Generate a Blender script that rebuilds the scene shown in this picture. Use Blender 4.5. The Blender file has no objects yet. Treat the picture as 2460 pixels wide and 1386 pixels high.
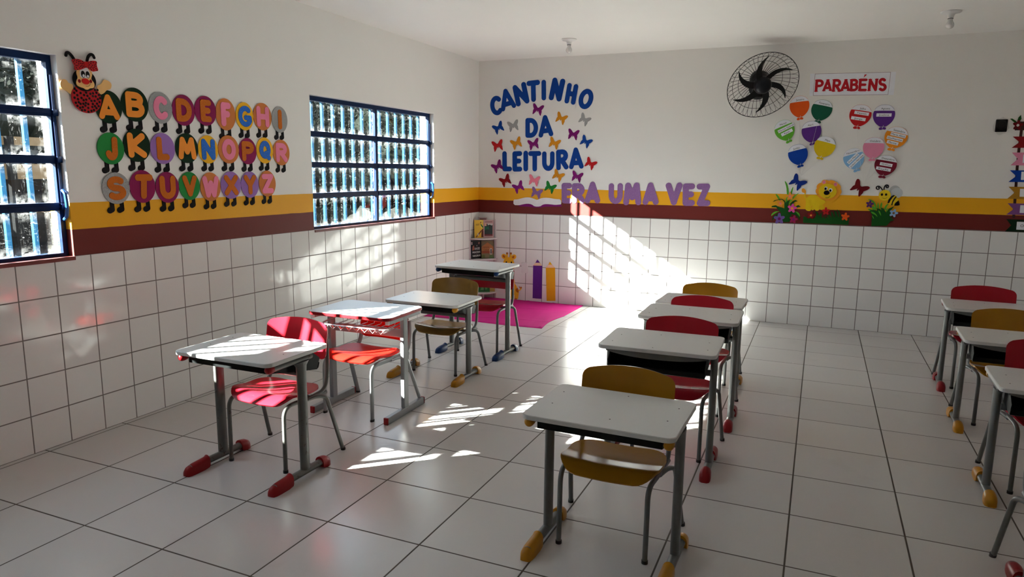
import bpy, bmesh, math, random
import numpy as np
from mathutils import Vector, Matrix
from mathutils.geometry import tessellate_polygon

random.seed(4)
SC = bpy.context.scene
COL = SC.collection
PI = math.pi

# ------------------------------------------------------------------ camera, sky, sun, exposure
# world frame: x along the back wall from the left corner, y = 0 on the back wall (room at y < 0), z up, metres
cam_data = bpy.data.cameras.new('camera')
cam = bpy.data.objects.new('camera', cam_data); COL.objects.link(cam)
cam_data.sensor_fit = 'HORIZONTAL'; cam_data.sensor_width = 36.0
cam_data.lens = 36.0 * 1688.34 / 2460.0
cam_data.clip_start = 0.05; cam_data.clip_end = 300
_r, _u, _f = (0.91658091, 0.39970309, 0.01081075), (-0.07578195, 0.14710563, 0.98621348), (-0.39260225, 0.90476371, -0.16512449)
cam.matrix_world = Matrix(((_r[0], _u[0], -_f[0], 3.65774), (_r[1], _u[1], -_f[1], -7.41924), (_r[2], _u[2], -_f[2], 1.48228), (0, 0, 0, 1)))
SC.camera = cam

SC.view_settings.view_transform = 'Standard'
SC.view_settings.look = 'None'
SC.view_settings.exposure = 1.64
SC.view_settings.gamma = 1.0
SC.view_settings.use_curve_mapping = False
SC.cycles.max_bounces = 12
SC.cycles.diffuse_bounces = 7
SC.cycles.glossy_bounces = 4
SC.cycles.transparent_max_bounces = 12
SC.cycles.caustics_reflective = True
SC.cycles.caustics_refractive = False
SC.cycles.sample_clamp_indirect = 12.0
SC.cycles.use_denoising = True

world = bpy.data.worlds.new('sky'); SC.world = world; world.use_nodes = True
bg = world.node_tree.nodes['Background']
bg.inputs['Color'].default_value = (0.70, 0.85, 1.0, 1); bg.inputs['Strength'].default_value = 2.4

SUN_DIR = Vector((1.10, 1.0, -0.694)).normalized()
sun_data = bpy.data.lights.new('sun', 'SUN'); sun_data.energy = 36.0; sun_data.angle = math.radians(0.55); sun_data.color = (0.965, 1.0, 0.935)
sun = bpy.data.objects.new('sun', sun_data); COL.objects.link(sun)
sun.rotation_euler = (-SUN_DIR).to_track_quat('Z', 'Y').to_euler(); sun.location = (-6, -6, 6)

# ------------------------------------------------------------------ helpers
def srgb(r, g, b):
    f = lambda c: c / 12.92 if c <= 0.04045 else ((c + 0.055) / 1.055) ** 2.4
    return (f(r / 255), f(g / 255), f(b / 255), 1.0)

class Nodes:
    """small expression builder for procedural materials"""
    def __init__(s, name):
        s.m = bpy.data.materials.new(name); s.m.use_nodes = True
        s.nt = s.m.node_tree; s.b = s.nt.nodes['Principled BSDF']; s.out = s.nt.nodes['Material Output']
    def new(s, t, **kw):
        n = s.nt.nodes.new(t)
        for k, v in kw.items(): setattr(n, k, v)
        return n
    def put(s, sock, v):
        if isinstance(v, bpy.types.NodeSocket): s.nt.links.new(v, sock)
        elif v is not None: sock.default_value = v
    def math(s, op, a, b=None, c=None, clamp=False):
        n = s.new('ShaderNodeMath', operation=op); n.use_clamp = clamp
        s.put(n.inputs[0], a)
        if b is not None: s.put(n.inputs[1], b)
        if c is not None: s.put(n.inputs[2], c)
        return n.outputs[0]
    def pos(s):
        g = s.new('ShaderNodeNewGeometry'); x = s.new('ShaderNodeSeparateXYZ'); s.nt.links.new(g.outputs['Position'], x.inputs[0])
        return g.outputs['Position'], x.outputs[0], x.outputs[1], x.outputs[2]
    def objco(s):
        return s.new('ShaderNodeTexCoord').outputs['Object']
    def noise(s, vec, scale, detail=3.0, rough=0.5, dist=0.0):
        n = s.new('ShaderNodeTexNoise'); s.put(n.inputs['Vector'], vec)
        n.inputs['Scale'].default_value = scale; n.inputs['Detail'].default_value = detail
        n.inputs['Roughness'].default_value = rough; n.inputs['Distortion'].default_value = dist
        return n.outputs[0]
    def scale(s, vec, xyz):
        n = s.new('ShaderNodeMapping'); s.put(n.inputs['Vector'], vec); n.inputs['Scale'].default_value = xyz
        return n.outputs[0]
    def mix(s, f, a, b):
        n = s.new('ShaderNodeMix', data_type='RGBA'); s.put(n.inputs[0], f); s.put(n.inputs[6], a); s.put(n.inputs[7], b)
        return n.outputs[2]
    def ramp(s, v, lo, hi):
        n = s.new('ShaderNodeMapRange'); n.clamp = True
        s.put(n.inputs[0], v); n.inputs[1].default_value = lo; n.inputs[2].default_value = hi
        return n.outputs[0]
    def bump(s, h, strength, dist):
        n = s.new('ShaderNodeBump'); n.inputs['Strength'].default_value = strength; n.inputs['Distance'].default_value = dist
        s.put(n.inputs['Height'], h); return n.outputs[0]
    def lines(s, p, off, pitch, width):
        """1 on grid lines, 0 elsewhere"""
        t = s.math('DIVIDE', s.math('SUBTRACT', p, off), pitch)
        d = s.math('MULTIPLY', s.math('ABSOLUTE', s.math('SUBTRACT', s.math('FRACT', s.math('ADD', t, 100.5)), 0.5)), pitch)
        return s.math('SUBTRACT', 1.0, s.ramp(d, width * 0.35, width * 0.65)), s.math('FLOOR', s.math('ADD', t, 100.0))

MATS = {}
def plain(name, col, rough=0.5, var=0.06, metallic=0.0, nscale=14.0, bump=0.0, spec=0.5, glitter=0.0, dirt=None):
    """painted / plastic / foam surface with slight mottling"""
    if name in MATS: return MATS[name]
    N = Nodes(name); co = N.objco()
    n = N.noise(co, nscale, 4)
    dark = tuple(c * (1 - 2.2 * var) for c in col[:3]) + (1,); lite = tuple(min(1, c * (1 + 2.2 * var)) for c in col[:3]) + (1,)
    c = N.mix(n, dark, lite)
    if glitter:
        g = N.ramp(N.noise(co, 420, 1, 0.5), 0.52, 0.62)
        c = N.mix(N.math('MULTIPLY', g, glitter), c, tuple(min(1, 0.35 + k) for k in col[:3]) + (1,))
    if dirt:
        d = N.ramp(N.noise(co, dirt[1], 5, 0.65), dirt[2], dirt[2] + 0.06)
        c = N.mix(d, c, dirt[0])
    N.put(N.b.inputs['Base Color'], c)
    N.b.inputs['Roughness'].default_value = rough; N.b.inputs['Metallic'].default_value = metallic
    N.b.inputs['Specular IOR Level'].default_value = spec
    if bump: N.put(N.b.inputs['Normal'], N.bump(N.noise(co, nscale * 6, 3), bump, 0.002))
    MATS[name] = N.m
    return N.m

# linear albedos
FOAM = dict(blue=(0.003, 0.047, 0.28), plum=(0.19, 0.008, 0.14), orange=(0.64, 0.25, 0.012), silver=(0.30, 0.30, 0.30), red=(0.50, 0.012, 0.015),
  wine=(0.24, 0.006, 0.010), purple=(0.22, 0.012, 0.20), pink=(0.86, 0.22, 0.30), lilac=(0.24, 0.105, 0.30), green=(0.015, 0.20, 0.03), navy=(0.006, 0.03, 0.24),
  maroon=(0.17, 0.006, 0.010), dark_green=(0.004, 0.022, 0.008), mid_green=(0.02, 0.24, 0.05), terracotta=(0.62, 0.20, 0.055), wine_pink=(0.26, 0.012, 0.085),
  yellow=(0.88, 0.46, 0.02), violet=(0.11, 0.03, 0.24), mauve_purple=(0.32, 0.16, 0.46), rust=(0.56, 0.13, 0.004), letter_orange=(0.92, 0.30, 0.04), letter_pink=(0.86, 0.24, 0.38),
  letter_blue=(0.01, 0.13, 0.55), black=(0.006, 0.005, 0.006), white=(0.78, 0.77, 0.78), skin=(0.88, 0.52, 0.20), lady_red=(0.48, 0.018, 0.022), nose_red=(0.62, 0.015, 0.012),
  orange_red=(0.80, 0.10, 0.012), forest=(0.012, 0.11, 0.06), light_green=(0.12, 0.42, 0.035), gold=(0.74, 0.52, 0.012), royal_blue=(0.004, 0.05, 0.36), scarlet=(0.56, 0.016, 0.018),
  tangerine=(0.86, 0.29, 0.02), sky_blue=(0.22, 0.44, 0.72), rose=(0.80, 0.27, 0.42), burgundy=(0.21, 0.012, 0.030), leaf=(0.10, 0.42, 0.03), bush=(0.008, 0.075, 0.010),
  apricot=(0.90, 0.34, 0.05), hot_pink=(0.80, 0.08, 0.38), crimson=(0.34, 0.018, 0.085), dark_red=(0.28, 0.010, 0.014), dark_purple=(0.10, 0.02, 0.16), pale_blue=(0.30, 0.50, 0.78),
  ear_orange=(0.92, 0.44, 0.07), flower_violet=(0.16, 0.09, 0.32), brown=(0.22, 0.09, 0.03), lion_yellow=(0.80, 0.55, 0.012), mane=(0.88, 0.36, 0.03), bee_yellow=(0.86, 0.60, 0.02), wing=(0.56, 0.58, 0.60), wing_dark=(0.46, 0.47, 0.48),
  ochre=(0.46, 0.22, 0.02), mauve=(0.22, 0.08, 0.26), strap=(0.055, 0.022, 0.018), amber=(0.76, 0.38, 0.012), pencil_wood=(0.85, 0.55, 0.38), giraffe=(0.92, 0.50, 0.03),
  giraffe_spot=(0.50, 0.14, 0.02), paper=(0.84, 0.85, 0.91), print_red=(0.52, 0.015, 0.025), ink=(0.02, 0.02, 0.025), thread=(0.82, 0.80, 0.78))
GLITTER = {'silver': .5, 'rust': .12, 'lilac': .3, 'letter_blue': .2, 'wing': .2}
def foam(n):
    return plain('foam_' + n, FOAM[n] + (1,), 0.7, 0.04, bump=0.15, spec=0.15, glitter=GLITTER.get(n, 0))

# ---- setting materials
def wall_mat(name, tint=(0.835, 0.815, 0.785)):
    N = Nodes(name); p, x, y, z = N.pos()
    n = N.noise(p, 1.3, 4); n2 = N.noise(p, 26, 3)
    base = N.mix(n, tuple(c * 0.965 for c in tint) + (1,), tuple(min(1, c * 1.03) for c in tint) + (1,))
    wob = N.math('MULTIPLY', N.math('SUBTRACT', N.noise(p, 7, 2), 0.5), 0.006)
    zz = N.math('ADD', z, wob)
    yel = N.mix(n, (0.80, 0.375, 0.006, 1), (0.90, 0.44, 0.010, 1))
    red = N.mix(n, (0.135, 0.0125, 0.0095, 1), (0.165, 0.0165, 0.012, 1))
    c = N.mix(N.math('LESS_THAN', zz, 1.289), base, yel)
    c = N.mix(N.math('LESS_THAN', zz, 1.146), c, red)
    N.put(N.b.inputs['Base Color'], c); N.b.inputs['Roughness'].default_value = 0.55
    N.b.inputs['Specular IOR Level'].default_value = 0.3
    N.put(N.b.inputs['Normal'], N.bump(n2, 0.12, 0.003))
    return N.m
def tile_mat(name, axis, off, pitch, zoff, zp):
    N = Nodes(name); p, x, y, z = N.pos()
    a = (x, y)[axis]
    la, ia = N.lines(a, off, pitch, 0.0062); lz, iz = N.lines(z, zoff, zp, 0.0062)
    g = N.math('MAXIMUM', la, lz)
    wn = N.new('ShaderNodeTexWhiteNoise', noise_dimensions='2D'); cv = N.new('ShaderNodeCombineXYZ')
    N.put(cv.inputs[0], ia); N.put(cv.inputs[1], iz); N.put(wn.inputs['Vector'], cv.outputs[0])
    tile = N.mix(wn.outputs[0], (0.79, 0.775, 0.76, 1), (0.82, 0.81, 0.795, 1))
    gr = N.mix(N.noise(p, 9, 3), (0.11, 0.095, 0.085, 1), (0.24, 0.21, 0.195, 1))
    N.put(N.b.inputs['Base Color'], N.mix(g, tile, gr))
    N.put(N.b.inputs['Roughness'], N.math('ADD', N.math('MULTIPLY', g, 0.6), 0.085))
    tilt = N.math('MULTIPLY', N.noise(p, 5.5, 2), 1.0)
    fine = N.math('MULTIPLY', N.noise(p, 60, 2), 0.05)
    h = N.math('SUBTRACT', N.math('ADD', tilt, fine), N.math('MULTIPLY', g, 0.35))
    N.put(N.b.inputs['Normal'], N.bump(h, 0.30, 0.0045))
    return N.m
def floor_mat():
    N = Nodes('floor_tile'); p, x, y, z = N.pos()
    lx, ix = N.lines(x, 3.6370, 0.4495, 0.0076); ly, iy = N.lines(y, -4.7208, 0.4495, 0.0076)
    g = N.math('MAXIMUM', lx, ly)
    wn = N.new('ShaderNodeTexWhiteNoise', noise_dimensions='2D'); cv = N.new('ShaderNodeCombineXYZ')
    N.put(cv.inputs[0], ix); N.put(cv.inputs[1], iy); N.put(wn.inputs['Vector'], cv.outputs[0])
    t = N.mix(wn.outputs[0], (0.575, 0.555, 0.535, 1), (0.625, 0.605, 0.585, 1))
    scuff = N.ramp(N.noise(p, 3.2, 6, 0.62), 0.60, 0.78)
    t = N.mix(N.math('MULTIPLY', scuff, 0.22), t, (0.40, 0.37, 0.34, 1))
    gr = N.mix(N.noise(p, 4, 3), (0.022, 0.016, 0.010, 1), (0.10, 0.075, 0.05, 1))
    N.put(N.b.inputs['Base Color'], N.mix(g, t, gr))
    r = N.math('ADD', N.math('MULTIPLY', N.noise(p, 2.4, 4), 0.14), 0.17)
    N.put(N.b.inputs['Roughness'], N.math('ADD', r, N.math('MULTIPLY', g, 0.5)))
    h = N.math('SUBTRACT', N.math('MULTIPLY', N.noise(p, 45, 2), 0.06), N.math('MULTIPLY', g, 0.4))
    N.put(N.b.inputs['Normal'], N.bump(h, 0.25, 0.004))
    return N.m
def glass_mat():
    N = Nodes('dirty_glass'); nt = N.nt
    uv = N.new('ShaderNodeTexCoord').outputs['UV']; sx = N.new('ShaderNodeSeparateXYZ'); N.put(sx.inputs[0], uv)
    p, x, y, z = N.pos()
    u, v = sx.outputs[0], sx.outputs[1]                     # metres from the pane's corner, v counted up; pane size in attributes
    ex = N.new('ShaderNodeAttribute', attribute_name='edge'); e = ex.outputs['Fac']
    sw = N.noise(N.scale(p, (1, 5, 22)), 2.0, 5, 0.7, 1.6)   # wiping streaks
    sw2 = N.noise(N.scale(p, (1, 26, 5)), 2.2, 5, 0.7, 1.2)
    blot = N.noise(p, 5.0, 4, 0.6)
    m = N.math('MULTIPLY', N.ramp(sw, 0.56, 0.74), N.ramp(blot, 0.42, 0.62))
    m2 = N.math('MULTIPLY', N.ramp(sw2, 0.60, 0.76), N.ramp(blot, 0.62, 0.46))
    spk = N.ramp(N.noise(p, 70, 3, 0.6), 0.68, 0.73)
    scr = N.math('MULTIPLY', N.ramp(N.noise(N.scale(p, (1, 60, 5)), 3.0, 4, 0.7, 0.6), 0.60, 0.72), N.ramp(blot, 0.36, 0.58))
    veil = N.math('MULTIPLY', N.ramp(e, 0.055, 0.0), N.ramp(N.noise(p, 30, 4, 0.7), 0.40, 0.68))
    edge = N.ramp(N.math('ADD', e, N.math('MULTIPLY', N.math('SUBTRACT', N.noise(p, 18, 4, 0.7), 0.5), 0.075)), 0.010, -0.008)
    mm = N.math('MAXIMUM', N.math('MAXIMUM', N.math('MULTIPLY', m, 0.26), N.math('MULTIPLY', m2, 0.18)), N.math('MAXIMUM', N.math('MULTIPLY', spk, 0.35), N.math('MULTIPLY', edge, 0.6)))
    mm = N.math('ADD', N.math('MAXIMUM', mm, N.math('MAXIMUM', N.math('MULTIPLY', scr, 0.10), N.math('MULTIPLY', veil, 0.22))), 0.001)
    tr = N.new('ShaderNodeBsdfTransparent'); tr.inputs[0].default_value = (0.95, 0.97, 0.97, 1)
    gl = N.new('ShaderNodeBsdfGlossy'); gl.inputs['Roughness'].default_value = 0.02
    fr = N.new('ShaderNodeFresnel'); fr.inputs[0].default_value = 1.45
    df = N.new('ShaderNodeBsdfDiffuse'); df.inputs[0].default_value = (0.8, 0.8, 0.78, 1)
    tl = N.new('ShaderNodeBsdfTranslucent'); tl.inputs[0].default_value = (0.8, 0.8, 0.78, 1)
    a = N.new('ShaderNodeMixShader'); N.put(a.inputs[0], fr.outputs[0]); N.put(a.inputs[1], tr.outputs[0]); N.put(a.inputs[2], gl.outputs[0])
    b = N.new('ShaderNodeMixShader'); b.inputs[0].default_value = 0.5; N.put(b.inputs[1], df.outputs[0]); N.put(b.inputs[2], tl.outputs[0])
    c = N.new('ShaderNodeMixShader'); N.put(c.inputs[0], mm); N.put(c.inputs[1], a.outputs[0]); N.put(c.inputs[2], b.outputs[0])
    N.put(N.out.inputs[0], c.outputs[0])
    return N.m

M_WALL = wall_mat('wall_paint'); M_CEIL = plain('ceiling_paint', (0.86, 0.84, 0.81, 1), 0.6, 0.015, nscale=1.5)
M_TILE_L = tile_mat('wall_tile_left', 1, -5.2254, 0.20105, 0.8050, 0.2013)
M_TILE_B = tile_mat('wall_tile_back', 0, 3.2426, 0.2025, 0.8010, 0.2005)
M_FLOOR = floor_mat(); M_GLASS = glass_mat()
M_NAVY = plain('navy_paint', (0.0025, 0.015, 0.062, 1), 0.4, 0.15, spec=0.15)
M_LEVER = plain('blue_handle', (0.01, 0.08, 0.30, 1), 0.35)
M_BAR = plain('light_blue_bar', (0.006, 0.042, 0.090, 1), 0.5, 0.08, spec=0.08)
M_LAM = plain('white_laminate', (0.66, 0.67, 0.655, 1), 0.32, 0.02, nscale=5, dirt=((0.50, 0.49, 0.46, 1), 9, 0.70))
M_LAMEDGE = plain('laminate_edge', (0.55, 0.55, 0.53, 1), 0.4)
M_STEEL = plain('grey_steel', (0.118, 0.122, 0.118, 1), 0.36, 0.08, spec=0.4, dirt=((0.06, 0.04, 0.03, 1), 38, 0.70))
M_STEEL_W = plain('worn_steel', (0.105, 0.105, 0.095, 1), 0.36, 0.12, spec=0.4, dirt=((0.05, 0.03, 0.02, 1), 34, 0.60))
M_STEEL_N = plain('new_grey_steel', (0.24, 0.25, 0.255, 1), 0.34, 0.03)
M_BLACKPL = plain('black_plastic', (0.005, 0.0055, 0.0055, 1), 0.45, 0.2, spec=0.12)
M_RUBBER = plain('dark_rubber', (0.02, 0.018, 0.017, 1), 0.6)
M_RED = plain('red_plastic', (0.36, 0.011, 0.022, 1), 0.24, 0.06, nscale=7, spec=0.18)
M_RED_N = plain('bright_red_plastic', (0.52, 0.011, 0.006, 1), 0.40, 0.04, nscale=7, spec=0.10)
M_YEL = plain('ochre_plastic', (0.34, 0.150, 0.009, 1), 0.19, 0.10, nscale=6, spec=0.24)
M_WOOD = plain('brown_yellow_plywood', (0.25, 0.135, 0.030, 1), 0.22, 0.14, nscale=9, spec=0.25)
M_BOOT = {'red': plain('red_boot', (0.26, 0.006, 0.010, 1), 0.38, spec=0.25), 'yellow': plain('yellow_boot', (0.46, 0.20, 0.009, 1), 0.38, spec=0.25), 'blue': plain('blue_boot', (0.005, 0.030, 0.115, 1), 0.38, spec=0.25)}
M_WHITEPL = plain('white_plastic', (0.74, 0.72, 0.71, 1), 0.35, 0.02)
M_FANBLK = plain('fan_black', (0.006, 0.006, 0.007, 1), 0.36, 0.2, spec=0.2)
M_WIRE = plain('wire_black', (0.016, 0.014, 0.012, 1), 0.4)
M_CHROME = plain('chrome_wire', (0.55, 0.55, 0.55, 1), 0.22, 0.02, metallic=0.8)

def tag(o, label=None, cat=None, group=None, kind=None):
    if label: o['label'] = label
    if cat: o['category'] = cat
    if group: o['group'] = group
    if kind: o['kind'] = kind
    return o
def empty(name, loc=(0, 0, 0), rz=0.0, label=None, cat=None, group=None):
    o = bpy.data.objects.new(name, None); COL.objects.link(o)
    o.location = loc; o.rotation_euler = (0, 0, rz); o.empty_display_size = 0.05
    return tag(o, label, cat, group)

class MB:
    """collects shapes into ONE mesh"""
    def __init__(s): s.v = []; s.f = []; s.m = []; s.sm = []
    def add(s, verts, faces, mi=0, smooth=False):
        o = len(s.v); s.v += [tuple(p) for p in verts]
        for f in faces: s.f.append(tuple(i + o for i in f)); s.m.append(mi); s.sm.append(smooth)
    def box(s, x0, x1, y0, y1, z0, z1, mi=0):
        s.add([(x0, y0, z0), (x1, y0, z0), (x1, y1, z0), (x0, y1, z0), (x0, y0, z1), (x1, y0, z1), (x1, y1, z1), (x0, y1, z1)],
              [(0, 3, 2, 1), (4, 5, 6, 7), (0, 1, 5, 4), (1, 2, 6, 5), (2, 3, 7, 6), (3, 0, 4, 7)], mi)
    def cbox(s, c, d, mi=0, ch=0.0):
        x, y, z = c; a, b, h = d[0] / 2, d[1] / 2, d[2] / 2
        if not ch: return s.box(x - a, x + a, y - b, y + b, z - h, z + h, mi)
        poly = [(x - a + ch, y - b), (x + a - ch, y - b), (x + a, y - b + ch), (x + a, y + b - ch), (x + a - ch, y + b), (x - a + ch, y + b), (x - a, y + b - ch), (x - a, y - b + ch)]
        s.prism(poly, z - h, z + h, ch * 0.7, mi)
    def prism(s, poly, z0, z1, ch=0.0, mi=0, mside=None, tf=None):
        """extruded outline (ccw) with chamfered rims"""
        n = len(poly); cx = sum(p[0] for p in poly) / n; cy = sum(p[1] for p in poly) / n
        def inset(c):
            r = []
            for i in range(n):
                p = Vector(poly[i]); a = (p - Vector(poly[i - 1])); b = (Vector(poly[(i + 1) % n]) - p)
                a = a.normalized() if a.length > 1e-9 else Vector((1, 0)); b = b.normalized() if b.length > 1e-9 else a
                nn = Vector((-(a.y + b.y), a.x + b.x)); nn = nn.normalized() if nn.length > 1e-6 else Vector((0, 0))
                r.append((p.x + nn.x * c, p.y + nn.y * c))
            return r
        rings = [(poly, z0), (poly, z1)] if not ch else [(inset(ch), z0), (poly, z0 + ch), (poly, z1 - ch), (inset(ch), z1)]
        V = [(x, y, z) for r, z in rings for x, y in r]
        if tf: V = [tf(*p) for p in V]
        k = len(rings); F = []
        for j in range(k - 1):
            for i in range(n):
                F.append((j * n + i, j * n + (i + 1) % n, (j + 1) * n + (i + 1) % n, (j + 1) * n + i))
        o = len(s.v)
        s.add(V, F, mi if mside is None else mside)
        s.f += [tuple(o + i for i in reversed(range(n))), tuple(o + (k - 1) * n + i for i in range(n))]; s.m += [mi, mi]; s.sm += [False, False]
    def tube(s, pts, r, n=10, mi=0, closed=False, caps=True, up=None, smooth=True):
        """sweep; r = radius, (side, up) radii, or list per point"""
        P = [Vector(p) for p in pts]; k = len(P); T = []
        for i in range(k):
            if closed: d = P[(i + 1) % k] - P[i - 1]
            else: d = P[min(i + 1, k - 1)] - P[max(i - 1, 0)]
            T.append(d.normalized() if d.length > 1e-9 else Vector((0, 0, 1)))
        ref = Vector(up) if up else (Vector((0, 0, 1)) if abs(T[0].z) < 0.9 else Vector((0, 1, 0)))
        a = ref.cross(T[0]).normalized(); V = []
        for i in range(k):
            if up: a = ref.cross(T[i]); a = a.normalized() if a.length > 1e-6 else Vector((1, 0, 0))
            elif i: a = (a - T[i] * a.dot(T[i])).normalized()
            b = T[i].cross(a).normalized()
            rr = r[i] if isinstance(r, list) else r
            ra, rb = rr if isinstance(rr, tuple) else (rr, rr)
            for j in range(n):
                t = 2 * PI * j / n
                V.append(P[i] + a * (ra * math.cos(t)) + b * (rb * math.sin(t)))
        F = []
        for i in range(k if closed else k - 1):
            for j in range(n):
                q = ((i + 1) % k) * n
                F.append((i * n + j, i * n + (j + 1) % n, q + (j + 1) % n, q + j))
        o = len(s.v); s.add(V, F, mi, smooth)
        if caps and not closed:
            s.f += [tuple(o + j for j in reversed(range(n))), tuple(o + (k - 1) * n + j for j in range(n))]; s.m += [mi, mi]; s.sm += [False, False]
    def lathe(s, prof, n=20, mi=0, tf=None, smooth=True):
        """prof: (radius, z) list turned about z"""
        V = []; k = len(prof)
        for r, z in prof:
            for j in range(n): V.append((r * math.cos(2 * PI * j / n), r * math.sin(2 * PI * j / n), z))
        if tf: V = [tf(*p) for p in V]
        F = [(i * n + j, i * n + (j + 1) % n, (i + 1) * n + (j + 1) % n, (i + 1) * n + j) for i in range(k - 1) for j in range(n)]
        o = len(s.v); s.add(V, F, mi, smooth)
        s.f += [tuple(o + j for j in reversed(range(n))), tuple(o + (k - 1) * n + j for j in range(n))]; s.m += [mi, mi]; s.sm += [False, False]
    def loft(s, rings, mi=0, smooth=True, caps=True):
        n = len(rings[0]); V = [p for r in rings for p in r]; k = len(rings)
        F = [(i * n + j, i * n + (j + 1) % n, (i + 1) * n + (j + 1) % n, (i + 1) * n + j) for i in range(k - 1) for j in range(n)]
        o = len(s.v); s.add(V, F, mi, smooth)
        if caps: s.f += [tuple(o + j for j in reversed(range(n))), tuple(o + (k - 1) * n + j for j in range(n))]; s.m += [mi, mi]; s.sm += [False, False]
    def shell(s, fn, nu, nv, th, mi=0):
        """two-sided panel: fn(u, v) -> (point, normal), u, v in 0..1, thickness th"""
        A = []; B = []
        for i in range(nu + 1):
            for j in range(nv + 1):
                p, nn = fn(i / nu, j / nv); p = Vector(p); nn = Vector(nn).normalized(); A.append(p); B.append(p - nn * th)
        w = nv + 1; F = []; o = len(A)
        for i in range(nu):
            for j in range(nv):
                q = (i * w + j, (i + 1) * w + j, (i + 1) * w + j + 1, i * w + j + 1)
                F.append(q); F.append(tuple(o + k for k in reversed(q)))
        edge = [i * w for i in range(nu + 1)] + [nu * w + j for j in range(1, w)] + [i * w + nv for i in range(nu - 1, -1, -1)] + [j for j in range(nv - 1, 0, -1)]
        for a, b in zip(edge, edge[1:] + edge[:1]): F.append((b, a, a + o, b + o))
        s.add(A + B, F, mi, True)
    def build(s, name, mats, parent=None, loc=None, rot=None, fix=True):
        me = bpy.data.meshes.new(name)
        me.from_pydata(s.v, [], s.f); me.update()
        for m in (mats if isinstance(mats, (list, tuple)) else [mats]): me.materials.append(m)
        me.polygons.foreach_set('material_index', s.m); me.polygons.foreach_set('use_smooth', s.sm)
        if fix:
            bm = bmesh.new(); bm.from_mesh(me); bmesh.ops.remove_doubles(bm, verts=bm.verts, dist=1e-5); bmesh.ops.recalc_face_normals(bm, faces=bm.faces); bm.to_mesh(me); bm.free()
        if any(s.sm): 
            try: me.set_sharp_from_angle(angle=math.radians(42))
            except Exception: pass
        o = bpy.data.objects.new(name, me); COL.objects.link(o)
        if parent: o.parent = parent
        if loc: o.location = loc
        if rot: o.rotation_euler = rot
        return o

def fillet(pts, r, n=6):
    """round the inner corners of a polyline"""
    P = [Vector(p) for p in pts]; out = [P[0]]
    for i in range(1, len(P) - 1):
        a = P[i - 1] - P[i]; b = P[i + 1] - P[i]; rr = min(r, a.length * 0.48, b.length * 0.48)
        p0 = P[i] + a.normalized() * rr; p1 = P[i] + b.normalized() * rr
        for k in range(n + 1):
            t = k / n; out.append(p0 * (1 - t) ** 2 + P[i] * 2 * t * (1 - t) + p1 * t * t)
    out.append(P[-1]); return out
def rrect(w, d, r, n=6, cx=0, cy=0):
    out = []
    for qx, qy, a0 in ((1, -1, -PI / 2), (1, 1, 0), (-1, 1, PI / 2), (-1, -1, PI)):
        for k in range(n + 1):
            a = a0 + PI / 2 * k / n
            out.append((cx + qx * (w / 2 - r) + r * math.cos(a), cy + qy * (d / 2 - r) + r * math.sin(a)))
    return out

# ---- flat pieces (foam, paper) on a plane: a Plane has an origin, a right and an up direction and a normal
class Plane:
    def __init__(s, o, r, u, n): s.o, s.r, s.u, s.n = Vector(o), Vector(r).normalized(), Vector(u).normalized(), Vector(n).normalized()
    def at(s, a, b, c=0.0): return s.o + s.r * a + s.u * b + s.n * c
BACK = Plane((0, 0, 0), (1, 0, 0), (0, 0, 1), (0, -1, 0))
LEFT = Plane((0, 0, 0), (0, 1, 0), (0, 0, 1), (1, 0, 0))

def area(l): return 0.5 * sum(l[i - 1][0] * l[i][1] - l[i][0] * l[i - 1][1] for i in range(len(l)))
def inside(p, l):
    c = False
    for i in range(len(l)):
        (x0, y0), (x1, y1) = l[i - 1], l[i]
        if (y0 > p[1]) != (y1 > p[1]) and p[0] < (x1 - x0) * (p[1] - y0) / (y1 - y0) + x0: c = not c
    return c
def ellipse(a, n=28):
    """a = cu, cv, w, h, rot"""
    c, s = math.cos(a[4]), math.sin(a[4])
    return [(a[0] + c * a[2] / 2 * math.cos(t) - s * a[3] / 2 * math.sin(t), a[1] + s * a[2] / 2 * math.cos(t) + c * a[3] / 2 * math.sin(t)) for t in (2 * PI * k / n for k in range(n))]
def smooth_poly(l, it=2):
    for _ in range(it):
        q = []
        for i in range(len(l)):
            a, b = l[i], l[(i + 1) % len(l)]
            q += [(a[0] * .75 + b[0] * .25, a[1] * .75 + b[1] * .25), (a[0] * .25 + b[0] * .75, a[1] * .25 + b[1] * .75)]
        l = q
    return l
def star(a, petals=5, n=60, depth=0.20):
    """flower outline with round petals"""
    out = []
    for k in range(n):
        t = 2 * PI * k / n; r = 0.5 * (1 - depth + depth * math.cos(petals * (t - PI / 2)) * (1 if math.cos(petals * (t - PI / 2)) > 0 else 1.35))
        x, y = a[2] * r * math.cos(t), a[3] * r * math.sin(t); c, s = math.cos(a[4]), math.sin(a[4])
        out.append((a[0] + c * x - s * y, a[1] + s * x + c * y))
    return out
def smooth_line(l, it=2):
    for _ in range(it):
        q = [l[0]]
        for a, b in zip(l[:-1], l[1:]): q += [(a[0] * .75 + b[0] * .25, a[1] * .75 + b[1] * .25), (a[0] * .25 + b[0] * .75, a[1] * .25 + b[1] * .75)]
        l = q + [l[-1]]
    return l
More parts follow.
